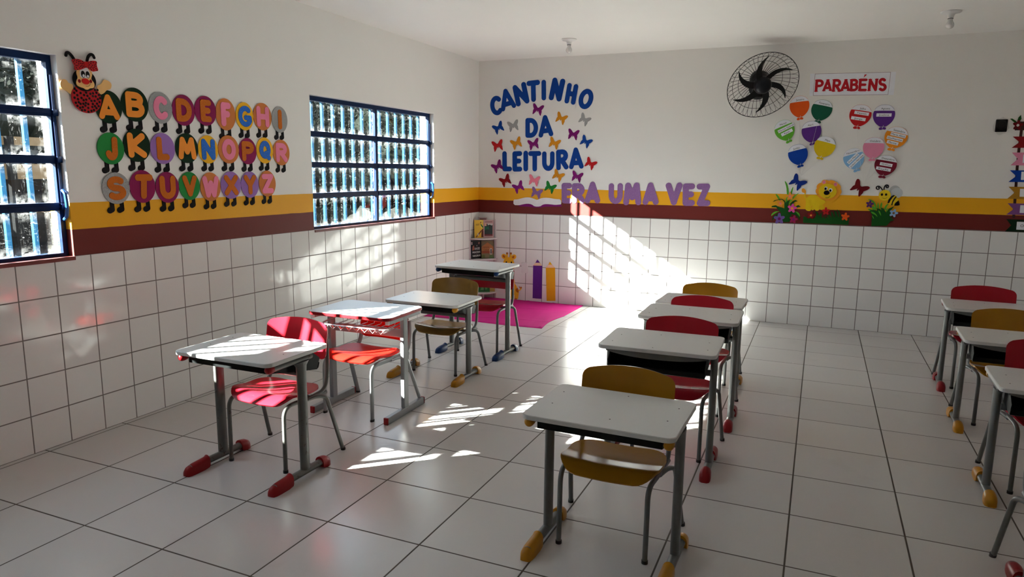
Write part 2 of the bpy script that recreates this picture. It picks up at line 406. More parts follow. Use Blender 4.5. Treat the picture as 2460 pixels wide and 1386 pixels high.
def strokes_outline(strokes, r, cells=5, radii=None):
    """outline loops of thick rounded strokes (marching squares on a distance field)"""
    h = r / cells; P = np.array([p for s in strokes for p in s], float); rm = max(radii or [r])
    lo = P.min(0) - rm - 2 * h; hi = P.max(0) + rm + 2 * h
    nx, ny = int((hi[0] - lo[0]) / h) + 2, int((hi[1] - lo[1]) / h) + 2
    X, Y = np.meshgrid(lo[0] + h * np.arange(nx), lo[1] + h * np.arange(ny), indexing='ij'); D = np.full(X.shape, 1e9)
    for si, st in enumerate(strokes):
        dr = (radii[si] - r) if radii else 0.0; st = [tuple(p) for p in st]
        if len(st) == 1: st = st * 2
        for a, b in zip(st[:-1], st[1:]):
            dx, dy = b[0] - a[0], b[1] - a[1]; L2 = dx * dx + dy * dy
            t = np.clip(((X - a[0]) * dx + (Y - a[1]) * dy) / L2, 0, 1) if L2 > 0 else 0
            D = np.minimum(D, np.hypot(X - a[0] - t * dx, Y - a[1] - t * dy) - dr)
    D -= r; D[D == 0] = 1e-9
    nxt = {}; pt = {}
    def ept(i, j, k):                       # k = 0: edge towards +i, 1: edge towards +j
        key = (i, j, k)
        if key not in pt:
            i2, j2 = (i + 1, j) if k == 0 else (i, j + 1); a, b = D[i, j], D[i2, j2]; t = a / (a - b)
            pt[key] = (X[i, j] + (X[i2, j2] - X[i, j]) * t, Y[i, j] + (Y[i2, j2] - Y[i, j]) * t)
        return key
    TAB = {1: [(3, 0)], 2: [(0, 1)], 3: [(3, 1)], 4: [(1, 2)], 5: [(3, 2), (1, 0)], 6: [(0, 2)], 7: [(3, 2)], 8: [(2, 3)], 9: [(2, 0)], 10: [(0, 3), (2, 1)], 11: [(2, 1)], 12: [(1, 3)], 13: [(1, 0)], 14: [(0, 3)]}
    S = (D < 0).astype(int)
    code = S[:-1, :-1] + 2 * S[1:, :-1] + 4 * S[1:, 1:] + 8 * S[:-1, 1:]
    for i, j in zip(*np.nonzero((code > 0) & (code < 15))):
        e = (lambda q: ept(i, j, 0) if q == 0 else ept(i + 1, j, 1) if q == 1 else ept(i, j + 1, 0) if q == 2 else ept(i, j, 1))
        for a, b in TAB[int(code[i, j])]: nxt[e(b)] = e(a)
    loops = []
    while nxt:
        k0 = next(iter(nxt)); k = k0; l = []
        while k in nxt: l.append(pt[k]); k = nxt.pop(k)
        l = [p for i, p in enumerate(l) if math.hypot(p[0] - l[i - 1][0], p[1] - l[i - 1][1]) > h * 0.15]
        if len(l) > 4: loops.append(l)
    return loops
def as_regions(loops):
    """group loops into (outer, holes)"""
    L = sorted(loops, key=lambda l: -abs(area(l))); reg = []
    for l in L:
        for o, hs in reg:
            if inside(l[0], o) and not any(inside(l[0], h) for h in hs): hs.append(l); break
        else: reg.append((l, []))
    return reg
def add_sheet(mb, pl, loops, c0, th, mi=0, org=None, holes=True):
    org = org or Vector((0, 0, 0))
    regs = as_regions(loops) if holes else [(l, []) for l in loops]
    for o, hs in regs:
        if area(o) < 0: o = o[::-1]
        hs = [h[::-1] if area(h) > 0 else h for h in hs]
        allp = o + [p for h in hs for p in h]
        tri = tessellate_polygon([[Vector((x, y, 0)) for x, y in o]] + [[Vector((x, y, 0)) for x, y in h] for h in hs])
        n = len(allp); V = [pl.at(x, y, c0 + th) - org for x, y in allp] + [pl.at(x, y, c0) - org for x, y in allp]
        F = []
        for t in tri:
            a, b, c = (allp[i] for i in t)
            if (b[0] - a[0]) * (c[1] - a[1]) - (b[1] - a[1]) * (c[0] - a[0]) < 0: t = (t[0], t[2], t[1])
            F.append(tuple(t)); F.append(tuple(i + n for i in reversed(t)))
        k = 0
        for l in [o] + hs:
            for i in range(len(l)):
                a, b = k + i, k + (i + 1) % len(l); F.append((b, a, a + n, b + n))
            k += len(l)
        mb.add(V, F, mi)
def sheet(name, pl, loops, c0, th, mat, parent=None, holes=True):
    """one flat piece; a top-level one has its origin at its own middle"""
    if parent is None:
        xs = [p[0] for l in loops for p in l]; ys = [p[1] for l in loops for p in l]
        org = pl.at((min(xs) + max(xs)) / 2, min(ys), c0)
    else: org = ROOT[parent.name]
    mb = MB(); add_sheet(mb, pl, loops, c0, th, 0, org, holes)
    o = mb.build(name, mat, parent, None if parent else org, fix=False)
    ROOT[o.name] = org
    return o
ROOT = {}
def wall_root(name, pl, a, b, label, cat, group=None):
    o = empty(name, pl.at(a, b, 0), 0, label, cat, group); ROOT[o.name] = pl.at(a, b, 0); return o
def text_piece(name, pl, txt, cu, cv, h, rot, c0, mat, parent, width=None, bold=0.0, th=0.0004):
    """printed lettering: cap height h, centred on (cu, cv)"""
    cu_ = bpy.data.curves.new(name, 'FONT'); cu_.body = txt; cu_.size = 1.0; cu_.offset = bold; cu_.resolution_u = 3
    tmp = bpy.data.objects.new(name + '_tmp', cu_); COL.objects.link(tmp)
    dg = bpy.context.evaluated_depsgraph_get(); me = bpy.data.meshes.new_from_object(tmp.evaluated_get(dg))
    bpy.data.objects.remove(tmp, do_unlink=True)
    V = [v.co.copy() for v in me.vertices]; F = [tuple(p.vertices) for p in me.polygons]; bpy.data.meshes.remove(me)
    if not V: return None
    x0, x1 = min(v.x for v in V), max(v.x for v in V); k = h / 0.69; kx = k if width is None else width / (x1 - x0)
    ca, sa = math.cos(rot), math.sin(rot); org = ROOT[parent.name]; W = []
    for v in V:
        x = (v.x - (x0 + x1) / 2) * kx; y = (v.y - 0.345) * k
        W.append(pl.at(cu + ca * x - sa * y, cv + sa * x + ca * y, c0 + th) - org)
    mb = MB(); mb.add(W, F); return mb.build(name, mat, parent, fix=False)

def arc(cx, cy, rx, ry, a0, a1, n=14):
    return [(cx + rx * math.cos(math.radians(a0 + (a1 - a0) * k / n)), cy + ry * math.sin(math.radians(a0 + (a1 - a0) * k / n))) for k in range(n + 1)]
GLYPH = {
 'A': [[(0, 0), (.5, 1), (1, 0)], [(.14, .22), (.86, .22)]],
 'B': [[(0, 0), (0, 1), (.5, 1)] + arc(.5, .77, .42, .23, 90, -90, 8) + [(0, .54)], [(0, .54), (.55, .54)] + arc(.55, .27, .45, .27, 90, -90, 8) + [(0, 0)]],
 'C': [arc(.55, .5, .55, .5, 48, 312, 20)], 'D': [[(0, 0), (0, 1), (.35, 1)] + arc(.35, .5, .65, .5, 90, -90, 14) + [(0, 0)]],
 'E': [[(1, 1), (0, 1), (0, 0), (1, 0)], [(0, .52), (.85, .52)]], 'F': [[(1, 1), (0, 1), (0, 0)], [(0, .52), (.8, .52)]],
 'G': [arc(.55, .5, .55, .5, 50, 330, 20) + [(1.0, .42), (.6, .42)]], 'H': [[(0, 0), (0, 1)], [(1, 0), (1, 1)], [(0, .5), (1, .5)]], 'I': [[(.5, 0), (.5, 1)]],
 'J': [[(.85, 1), (.88, .28)] + arc(.50, .28, .38, .28, 0, -165, 10)], 'K': [[(0, 0), (0, 1)], [(.95, 1), (.05, .48), (1, 0)]], 'L': [[(0, 1), (0, 0), (1, 0)]],
 'M': [[(0, 0), (.15, 1), (.5, .3), (.85, 1), (1, 0)]], 'N': [[(0, 0), (0, 1), (1, 0), (1, 1)]], 'O': [arc(.5, .5, .5, .5, 0, 360, 26)],
 'P': [[(0, 0), (0, 1), (.5, 1)] + arc(.5, .74, .5, .26, 90, -90, 8) + [(0, .48)]], 'Q': [arc(.5, .55, .5, .45, 0, 360, 26), [(.62, .3), (1, 0)]],
 'R': [[(0, 0), (0, 1), (.5, 1)] + arc(.5, .74, .46, .26, 90, -90, 8) + [(0, .48)], [(.42, .48), (1, 0)]],
 'S': [arc(.5, .755, .46, .245, 40, 270, 14) + arc(.5, .255, .5, .255, 90, -140, 14)], 'T': [[(0, 1), (1, 1)], [(.5, 1), (.5, 0)]],
 'U': [[(0, 1), (0, .4)] + arc(.5, .4, .5, .4, 180, 360, 12) + [(1, 1)]], 'V': [[(0, 1), (.5, 0), (1, 1)]], 'W': [[(0, 1), (.25, 0), (.5, .72), (.75, 0), (1, 1)]],
 'X': [[(0, 0), (1, 1)], [(0, 1), (1, 0)]], 'Y': [[(0, 1), (.5, .48), (1, 1)], [(.5, .48), (.5, 0)]], 'Z': [[(0, 1), (1, 1), (0, 0), (1, 0)]]}
def glyph_loops(ch, bl, br, tm, k):
    """letter in the slanted box with corners bl, br and top middle tm; k = half stroke width / letter height"""
    bl, br, tm = np.array(bl), np.array(br), np.array(tm); ax = br - bl; ay = tm - (bl + br) / 2
    H = np.linalg.norm(ay); W = np.linalg.norm(ax); r = k * H; mx, my = min(r / W, 0.48), r / H
    st = [[tuple(bl + ax * (mx + x * (1 - 2 * mx)) + ay * (my + y * (1 - 2 * my))) for x, y in s] for s in GLYPH[ch]]
    return strokes_outline(st, r)

DATA = {"letters": [["CANTINHO", "C", [0.1646, 2.0858], [0.3125, 2.1155], [0.2036, 2.312]], ["CANTINHO", "A", [0.2856, 2.1357], [0.4688, 2.1833], [0.3278, 2.3863]], ["CANTINHO", "N", [0.4707, 2.1844], 
[0.6296, 2.2282], [0.4935, 2.4369]], ["CANTINHO", "T", [0.5959, 2.2308], [0.7532, 2.2404], [0.6656, 2.4649]], ["CANTINHO", "I", [0.769, 2.2486], [0.8211, 2.2471], [0.7896, 2.4658]], ["CANTINHO", "N", 
[0.8475, 2.2521], [0.9941, 2.2268], [0.9697, 2.4756]], ["CANTINHO", "H", [1.0317, 2.2132], [1.1556, 2.1884], [1.1288, 2.4131]], ["CANTINHO", "O", [1.1748, 2.1556], [1.3333, 2.1327], [1.2996, 2.3521]], 
["DA", "D", [0.5836, 1.8479], [0.7342, 1.8466], [0.655, 2.0627]], ["DA", "A", [0.7426, 1.8466], [0.9145, 1.8655], [0.8115, 2.0904]], ["LEITURA", "L", [0.3047, 1.4751], [0.4221, 1.4763], [0.3594, 
1.7011]], ["LEITURA", "E", [0.4306, 1.4726], [0.5486, 1.4763], [0.4854, 1.701]], ["LEITURA", "I", [0.5674, 1.4778], [0.6161, 1.4783], [0.5884, 1.7053]], ["LEITURA", "T", [0.6238, 1.4784], [0.7779, 
1.4799], [0.6972, 1.7021]], ["LEITURA", "U", [0.79, 1.4851], [0.9356, 1.4865], [0.859, 1.6988]], ["LEITURA", "R", [0.9576, 1.493], [1.0984, 1.5055], [1.0203, 1.7202]], ["LEITURA", "A", [1.107, 
1.5055], [1.2729, 1.5156], [1.1762, 1.74]], ["ERA", "E", [1.03, 1.132], [1.1479, 1.1325], [1.082, 1.3573]], ["ERA", "R", [1.1507, 1.1354], [1.2989, 1.1395], [1.2176, 1.3568]], ["ERA", "A", [1.296, 
1.1395], [1.4703, 1.1444], [1.3792, 1.3757]], ["UMA", "U", [1.5636, 1.1402], [1.7194, 1.1446], [1.638, 1.3638]], ["UMA", "M", [1.7268, 1.1314], [1.922, 1.1371], [1.8174, 1.3735]], ["UMA", "A", 
[1.9353, 1.1415], [2.1051, 1.1464], [2.0111, 1.3766]], ["VEZ", "V", [2.1778, 1.1445], [2.3497, 1.1495], [2.2554, 1.3806]], ["VEZ", "E", [2.3539, 1.1432], [2.4781, 1.1468], [2.4076, 1.3742]], ["VEZ", 
"Z", [2.4986, 1.1449], [2.6334, 1.1488], [2.5519, 1.3753]]], "butterflies": [["plum", 0.726, 2.159, 0.1313, 0.1178, -0.2132], ["orange", 1.0044, 2.0578, 0.1277, 0.117, -0.4179], ["silver", 1.2696, 
2.0386, 0.1242, 0.1155, -0.5548], ["blue", 0.2467, 1.9677, 0.1333, 0.127, 0.4868], ["silver", 0.4316, 1.9888, 0.1338, 0.1224, 0.2088], ["plum", 1.1452, 1.8864, 0.1266, 0.1166, -0.1667], ["blue", 
1.2935, 1.8062, 0.1243, 0.1167, -0.5132], ["red", 0.2427, 1.7714, 0.1374, 0.1242, 0.2122], ["orange", 0.473, 1.7956, 0.1325, 0.1245, 0.3886], ["plum", 0.6821, 1.7851, 0.1314, 0.1217, 0.2163], 
["orange", 0.9321, 1.7931, 0.1289, 0.119, -0.342], ["plum", 0.2396, 1.5344, 0.1355, 0.1283, 0.5322], ["red", 1.3526, 1.5729, 0.1238, 0.1179, -0.5063], ["wine", 0.3414, 1.3777, 0.1357, 0.1272, 0.4852], 
["purple", 0.5033, 1.3064, 0.1342, 0.1261, 0.4711], ["pink", 0.6972, 1.3862, 0.1329, 0.1228, -0.1939], ["lilac", 0.7293, 1.2471, 0.1324, 0.1239, -0.26], ["green", 0.8908, 1.3105, 0.1296, 0.123, 
-0.3997], ["orange", 0.9836, 1.4403, 0.128, 0.1219, -0.472], ["plum", 1.2022, 1.4338, 0.1265, 0.1191, -0.2245], ["navy", 3.4462, 1.4073, 0.1387, 0.1327, -0.652], ["maroon", 3.9886, 1.3634, 0.1395, 
0.1334, -0.6441]], "book_white": [[0.4471, 1.1602], [0.4897, 1.1594], [0.5459, 1.1756], [0.6018, 1.1886], [0.6506, 1.1879], [0.6995, 1.1744], [0.7378, 1.1601], [0.7753, 1.1801], [0.8299, 1.1904], 
[0.8913, 1.1875], [0.9593, 1.1766], [1.0185, 1.1781], [1.0292, 1.1218], [0.9944, 1.1176], [0.954, 1.1133], [0.8996, 1.1181], [0.845, 1.1197], [0.8041, 1.1121], [0.7736, 1.0889], [0.7079, 1.0869], 
[0.6728, 1.1116], [0.6239, 1.1185], [0.5609, 1.1084], [0.5188, 1.0962], [0.4479, 1.0967]], "book_cover": [[0.4616, 1.1412], [1.0137, 1.156], [1.0298, 1.0966], [0.8388, 1.0896], [0.7738, 1.0781], 
[0.7047, 1.0759], [0.6314, 1.0834], [0.519, 1.0845]], "alphabet": [["A", -4.643, 1.8064, 0.0819, 0.0898], ["B", -4.4773, 1.8329, 0.0882, 0.095], ["C", -4.3042, 1.8298, 0.0829, 0.0917], ["D", -4.1368, 
1.8296, 0.0857, 0.0934], ["E", -3.9646, 1.8396, 0.0868, 0.0928], ["F", -3.798, 1.8297, 0.0859, 0.1034], ["G", -3.6285, 1.8297, 0.0813, 0.0939], ["H", -3.4585, 1.8397, 0.089, 0.0944], ["I", -3.2862, 
1.8317, 0.081, 0.0932], ["J", -4.651, 1.5807, 0.0824, 0.0871], ["K", -4.4837, 1.604, 0.0888, 0.0943], ["L", -4.3094, 1.5918, 0.0871, 0.0918], ["M", -4.131, 1.5993, 0.0873, 0.0916], ["N", -3.963, 
1.597, 0.0812, 0.0892], ["O", -3.7896, 1.6025, 0.0908, 0.0923], ["P", -3.6174, 1.596, 0.0822, 0.0894], ["Q", -3.4527, 1.6057, 0.0821, 0.0909], ["R", -3.2844, 1.5957, 0.0872, 0.0924], ["S", -4.6382, 
1.3609, 0.0864, 0.0886], ["T", -4.467, 1.3679, 0.0863, 0.0951], ["U", -4.2946, 1.36, 0.0842, 0.0934], ["V", -4.1292, 1.3659, 0.0807, 0.0879], ["W", -3.9619, 1.3584, 0.0842, 0.0927], ["X", -3.7862, 
1.366, 0.0893, 0.0913], ["Y", -3.6128, 1.3672, 0.0838, 0.0907], ["Z", -3.442, 1.3724, 0.0831, 0.0922]], "lady": {"body": [-4.7738, 1.8386, 0.1688, 0.1512, -0.0002], "head": [-4.7801, 1.9332, 0.131, 
0.1132, 0.0108], "face": [[-4.8219, 1.9806], [-4.825, 1.9637], [-4.8182, 1.9425], [-4.827, 1.9277], [-4.8304, 1.9135], [-4.8252, 1.9003], [-4.8079, 1.8939], [-4.7901, 1.8916], [-4.7816, 1.885], 
[-4.7663, 1.8858], [-4.7579, 1.8937], [-4.7344, 1.8976], [-4.7271, 1.9097], [-4.7287, 1.9251], [-4.7428, 1.9404], [-4.7435, 1.9487], [-4.7357, 1.9665], [-4.7357, 1.9833], [-4.7622, 1.9939], [-4.7958, 
1.9895]], "eyepatch": [[-4.8062, 1.9744], [-4.8021, 1.9859], [-4.7863, 1.9949], [-4.7711, 1.9961], [-4.7566, 1.989], [-4.7502, 1.9759], [-4.7524, 1.9588], [-4.7592, 1.9454], [-4.7759, 1.9448], 
[-4.7973, 1.9423], [-4.8068, 1.9522]], "eyes": [[-4.7903, 1.9625, 0.0224, 0.036, 0.0824], [-4.7642, 1.963, 0.0226, 0.0363, 0.083]], "pupils": [[-4.7889, 1.9552, 0.0122, 0.0155, 0.0131], [-4.7641, 
1.9546, 0.0124, 0.0142, 0.0112]], "nose": [-4.7791, 1.9272, 0.043, 0.0303, -0.0754], "cheeks": [[-4.8127, 1.9252, 0.0158, 0.0186, 0.0113], [-4.7482, 1.9313, 0.0144, 0.0189, 0.0106]], "smile": 
[[-4.7784, 1.9027], [-4.768, 1.9005], [-4.7566, 1.9079], [-4.7515, 1.9197]], "bow": [[-4.85, 2.03], [-4.824, 2.0365], [-4.8004, 2.0351], [-4.7832, 2.0271], [-4.765, 2.0282], [-4.7491, 2.036], 
[-4.7272, 2.0405], [-4.7088, 2.0388], [-4.7139, 2.0171], [-4.704, 1.9902], [-4.723, 1.9863], [-4.7358, 1.9819], [-4.7535, 1.9894], [-4.7677, 2.0001], [-4.7832, 1.9953], [-4.8054, 1.9827], [-4.8414, 
1.9767], [-4.8365, 1.9979], [-4.8465, 2.0156]], "knot": [-4.7753, 2.0157, 0.0231, 0.0268, 0.0206], "ant": [[[-4.8226, 2.0353], [-4.8341, 2.0527], [-4.8489, 2.0654], [-4.8607, 2.0637], [-4.865, 
2.0482]], [[-4.7505, 2.0372], [-4.7422, 2.0606], [-4.727, 2.0754], [-4.7133, 2.0732], [-4.7075, 2.0595]]], "arms": [[[-4.8366, 1.9046], [-4.8654, 1.9096], [-4.8714, 1.9225], [-4.8853, 1.9277], 
[-4.9017, 1.9217], [-4.9105, 1.9045], [-4.9094, 1.8856], [-4.9004, 1.8757], [-4.8836, 1.8707], [-4.8687, 1.8599], [-4.8534, 1.8518]], [[-4.7114, 1.91], [-4.6751, 1.9269], [-4.665, 1.9509], [-4.6441, 
1.9505], [-4.6254, 1.9426], [-4.6162, 1.9291], [-4.622, 1.9082], [-4.6308, 1.9015], [-4.6491, 1.8967], [-4.6669, 1.8775], [-4.6903, 1.8666]]]}, "spots": [[-4.8371, 1.8838, 0.0115], [-4.8282, 1.8746, 
0.0115], [-4.8415, 1.8627, 0.0114], [-4.8253, 1.8518, 0.0115], [-4.8061, 1.8649, 0.0116], [-4.7873, 1.8564, 0.0117], [-4.7745, 1.87, 0.0118], [-4.7687, 1.8538, 0.0119], [-4.751, 1.8662, 0.012], 
[-4.7351, 1.8707, 0.012], [-4.7221, 1.889, 0.012], [-4.7076, 1.8905, 0.0121], [-4.7153, 1.8755, 0.0121], [-4.7021, 1.8648, 0.0122], [-4.7215, 1.8555, 0.0121], [-4.7377, 1.8557, 0.012], [-4.8421, 
1.8377, 0.0115], [-4.8234, 1.8318, 0.0116], [-4.8034, 1.8398, 0.0117], [-4.7924, 1.8291, 0.0118], [-4.7774, 1.8333, 0.0118], [-4.7588, 1.8415, 0.0119], [-4.7482, 1.8297, 0.0119], [-4.7297, 1.8314, 
0.0121], [-4.7099, 1.8418, 0.0122], [-4.6967, 1.8488, 0.0122], [-4.8372, 1.8119, 0.0113], [-4.8207, 1.8161, 0.0115], [-4.8115, 1.8086, 0.0115], [-4.7956, 1.8105, 0.0116], [-4.7811, 1.816, 0.0117], 
[-4.7678, 1.811, 0.0118], [-4.7849, 1.8016, 0.0116], [-4.7416, 1.8141, 0.012], [-4.7169, 1.8175, 0.0121], [-4.7015, 1.8277, 0.0121], [-4.8297, 1.7967, 0.0114], [-4.8155, 1.7881, 0.0115], [-4.8003, 
1.7927, 0.0116], [-4.7697, 1.7911, 0.0118], [-4.7459, 1.7981, 0.0119], [-4.7301, 1.8038, 0.0121], [-4.7086, 1.8056, 0.0121], [-4.8064, 1.7762, 0.0116], [-4.7902, 1.7775, 0.0117], [-4.7704, 1.7706, 
0.0118], [-4.7529, 1.7768, 0.0119], [-4.738, 1.7823, 0.0119], [-4.7223, 1.7936, 0.012]], "balloons": [["Janeiro", "orange_red", 3.4088, 2.1105, 0.1771, 0.2087, 0.1111, []], ["Fevereiro", "dark_green", 
3.6022, 2.0727, 0.1855, 0.2022, -0.2338, []], ["Março", "light_green", 3.2945, 1.8906, 0.1804, 0.2102, 0.4132, ["Marcos Gabriel", "Ryan"]], ["Abril", "violet", 3.5323, 1.8738, 0.1751, 0.2099, 0.1713, 
[]], ["Maio", "gold", 3.6533, 1.7331, 0.1888, 0.2044, -0.2757, []], ["Junho", "royal_blue", 3.4298, 1.6599, 0.1777, 0.2048, 0.264, []], ["Julho", "scarlet", 3.9353, 2.0173, 0.1871, 0.2069, -0.1765, 
["Yasmin", "Jorge"]], ["Agosto", "violet", 4.132, 2.0105, 0.1819, 0.2094, -0.0189, ["Joelma"]], ["Setembro", "tangerine", 4.2448, 1.814, 0.1918, 0.2029, -0.2546, ["Maria Alice", "Guilherme", 
"Marina"]], ["Novembro", "sky_blue", 3.918, 1.6226, 0.1789, 0.206, 0.3059, ["Ana Maria", "Jodson Henrique"]], ["Outubro", "rose", 4.0717, 1.7225, 0.1792, 0.2007, -0.0284, []], ["Dezembro", "burgundy", 
4.1819, 1.5635, 0.1862, 0.1967, -0.1792, ["Willian", "Raylla"]]], "string_ends": [[3.4692, 1.4661], [4.0217, 1.4007]], "poster": [[3.488, 2.2132], [4.1949, 2.1996], [4.1977, 2.4017], [3.481, 2.416]], 
"poster_frame": [[3.5204, 2.2146], [4.1495, 2.2037], [4.1546, 2.4003], [3.5233, 2.4125]], "poster_letters": [["P", [3.5307, 2.2494], [3.6051, 2.247], [3.5677, 2.3576]], ["A", [3.5982, 2.2523], 
[3.6781, 2.253], [3.6381, 2.3572]], ["R", [3.6803, 2.2455], [3.7549, 2.243], [3.7176, 2.3551]], ["A", [3.7513, 2.2488], [3.8314, 2.2478], [3.7916, 2.3528]], ["B", [3.8301, 2.2445], [3.9016, 2.2455], 
[3.8625, 2.3517]], ["E", [3.9018, 2.2438], [3.9729, 2.2414], [3.9361, 2.3504]], ["N", [3.9791, 2.2412], [4.0555, 2.2403], [4.0205, 2.347]], ["S", [4.0663, 2.2383], [4.1361, 2.236], [4.093, 2.35]]], 
"acute": [[3.9368, 2.3603], [3.9436, 2.389], [3.963, 2.3882]], "lion": {"mane_c": [3.7224, 1.3314, 0.23, 0.1976, -0.1599], "face": [3.7147, 1.3231, 0.1581, 0.1405, -0.125], "ears": [[3.6766, 1.4078, 
0.0421, 0.0455, 0.0456], [3.7785, 1.3891, 0.0436, 0.0476, 0.0492]], "inner": [[3.677, 1.4078, 0.0278, 0.0319, 0.0449], [3.7785, 1.3891, 0.0274, 0.0317, 0.0486]], "body": [[3.5331, 1.2515], [3.555, 
1.2751], [3.5864, 1.2841], [3.6207, 1.2812], [3.6658, 1.2457], [3.6919, 1.2372], [3.7057, 1.2215], [3.6908, 1.1959], [3.6623, 1.1813], [3.652, 1.1764], [3.6563, 1.1489], [3.6467, 1.1348], [3.6232, 
1.135], [3.6113, 1.1521], [3.6053, 1.175], [3.5898, 1.1815], [3.5775, 1.1742], [3.5839, 1.1467], [3.5765, 1.1302], [3.5508, 1.1294], [3.5302, 1.145], [3.5282, 1.1727], [3.5322, 1.2053], [3.5259, 
1.2328]], "rearlegs": [[3.5857, 1.1791], [3.6053, 1.175], [3.6091, 1.1521], [3.6079, 1.1405], [3.5889, 1.1367], [3.5835, 1.1513]], "frontleg": [[3.6542, 1.1765], [3.6827, 1.1911], [3.6968, 1.1732], 
[3.6943, 1.1501], [3.6738, 1.1412], [3.6584, 1.149]], "tail": [[3.5288, 1.2514], [3.5147, 1.2672], [3.5175, 1.288], [3.5186, 1.3019]], "tuft": [[3.4855, 1.3426], [3.5002, 1.3475], [3.5184, 1.3341], 
[3.5265, 1.3112], [3.519, 1.2973], [3.5034, 1.3038], [3.4879, 1.3104], [3.4844, 1.3288]], "eyes": [[3.698, 1.3491, 0.0303, 0.0365, 0.0483], [3.7399, 1.3331, 0.0326, 0.0364, 0.0492]], "pupils": 
[[3.6949, 1.3454, 0.0202, 0.0237, 0.048], [3.7381, 1.3295, 0.02, 0.0236, 0.0507]], "nose": [3.7074, 1.3083, 0.0515, 0.0431, -0.0371], "mouth": [[3.7005, 1.2625], [3.7196, 1.2598], [3.7337, 1.2679], 
[3.7413, 1.2786]]}, "bush": {"blades": [["leaf", [[3.3214, 1.4183], [3.3424, 1.4001], [3.3631, 1.3541], [3.3717, 1.2939], [3.3654, 1.2286], [3.352, 1.2935], [3.3456, 1.3538]]], ["leaf", [[3.408, 
1.3665], [3.4061, 1.3318], [3.3986, 1.2853], [3.384, 1.2756], [3.3872, 1.3221]]], ["leaf", [[3.2465, 1.2888], [3.2764, 1.2731], [3.2969, 1.2315], [3.3184, 1.2087], [3.2862, 1.2265], [3.2666, 
1.2541]]], ["leaf", [[3.4857, 1.3104], [3.4565, 1.2958], [3.4245, 1.258], [3.3774, 1.1823], [3.368, 1.1913], [3.4074, 1.253], [3.4395, 1.2908]]], ["leaf", [[3.3484, 1.2515], [3.3634, 1.2565], [3.363, 
1.2005], [3.3461, 1.1907]]], ["leaf", [[3.2216, 1.0643], [3.2305, 1.0978], [3.2626, 1.1177], [3.3025, 1.119], [3.268, 1.1038], [3.2426, 1.084]]], ["leaf", [[3.4903, 1.0692], [3.484, 1.097], [3.4606, 
1.1195], [3.43, 1.1208], [3.4619, 1.1009], [3.481, 1.0782]]]], "body": [[[3.3364, 1.0142], [3.3092, 1.0863], [3.3123, 1.1052], [3.2645, 1.1555], [3.2198, 1.1565], [3.2257, 1.1685], [3.2586, 1.1765], 
[3.2952, 1.1611], [3.3267, 1.1527], [3.3402, 1.1484], [3.336, 1.2091], [3.3215, 1.2275], [3.2991, 1.2316], [3.2643, 1.2236], [3.2299, 1.2062], [3.2421, 1.223], [3.2726, 1.2309], [3.3119, 1.2389], 
[3.3347, 1.2278], [3.3498, 1.2002], [3.3617, 1.2192], [3.3869, 1.2338], [3.3761, 1.2009], [3.3784, 1.1683], [3.4033, 1.1877], [3.3818, 1.1824], [3.4097, 1.2205], [3.435, 1.2328], [3.4575, 1.2218], 
[3.4318, 1.2164], [3.4121, 1.1879], [3.402, 1.1456], [3.4395, 1.1701], [3.4645, 1.1848], [3.4897, 1.167], [3.4576, 1.1613], [3.4207, 1.1275], [3.4526, 1.1099], [3.486, 1.0691], [3.4887, 1.0318], 
[3.4686, 1.0684], [3.4365, 1.0907], [3.41, 1.0944], [3.4046, 1.0474], [3.398, 1.0166]], [[3.2328, 1.0316], [3.2436, 1.0699], [3.2817, 1.0995], [3.3092, 1.0863], [3.2665, 1.0612], [3.2455, 1.0415], 
[3.2401, 1.0224]]], "flowers": [["apricot", "pink", 3.3837, 1.2663, 0.0742, 0.0792, 0.0475], ["apricot", "pink", 3.3008, 1.1951, 0.0739, 0.0763, -0.2132], ["hot_pink", "apricot", 3.4112, 1.1506, 
0.0882, 0.0926, -0.1239], ["flower_violet", "plum", 3.3009, 1.0459, 0.1064, 0.1134, 0.0528], ["crimson", "purple", 3.4311, 1.0437, 0.0798, 0.0833, -0.2077]]}, "grass": {"body": [[3.5204, 1.0143], 
[3.5181, 1.0749], [3.5332, 1.0754], [3.5604, 1.0578], [3.5722, 1.0721], [3.5819, 1.0585], [3.6202, 1.0623], [3.6346, 1.0975], [3.6194, 1.1293], [3.6435, 1.1209], [3.6569, 1.0844], [3.6661, 1.1032], 
[3.675, 1.1265], [3.6803, 1.0852], [3.6926, 1.0626], [3.7028, 1.0952], [3.7145, 1.0542], [3.7243, 1.0914], [3.7436, 1.0599], [3.732, 1.1008], [3.7534, 1.097], [3.7681, 1.0699], [3.7589, 1.1338], 
[3.7767, 1.1207], [3.7925, 1.08], [3.8012, 1.0757], [3.7836, 1.1392], [3.8049, 1.1353], [3.8255, 1.0858], [3.8346, 1.0769], [3.8219, 1.1313], [3.8076, 1.1537], [3.8295, 1.1407], [3.8452, 1.1002], 
[3.847, 1.0774], [3.8644, 1.0689], [3.9181, 1.0708], [3.9209, 1.0108]], "flowers": [["dark_red", "apricot", 3.586, 1.0889, 0.0714, 0.0759, -0.1201], ["scarlet", "dark_red", 3.7147, 1.1324, 0.0716, 
0.0781, 0.0551], ["orange_red", "orange_red", 3.8859, 1.0856, 0.0753, 0.0813, -0.1168]]}, "bee": {"face": [4.2018, 1.2951, 0.0999, 0.1002, 0.0555], "wing_back": [4.2826, 1.3306, 0.096, 0.1118, 
0.0553], "wing": [4.2991, 1.3194, 0.0989, 0.0935, -0.0841], "body": [[4.2312, 1.2288], [4.2454, 1.2641], [4.2672, 1.2917], [4.2871, 1.2998], [4.3059, 1.281], [4.3203, 1.2544], [4.3329, 1.2104], 
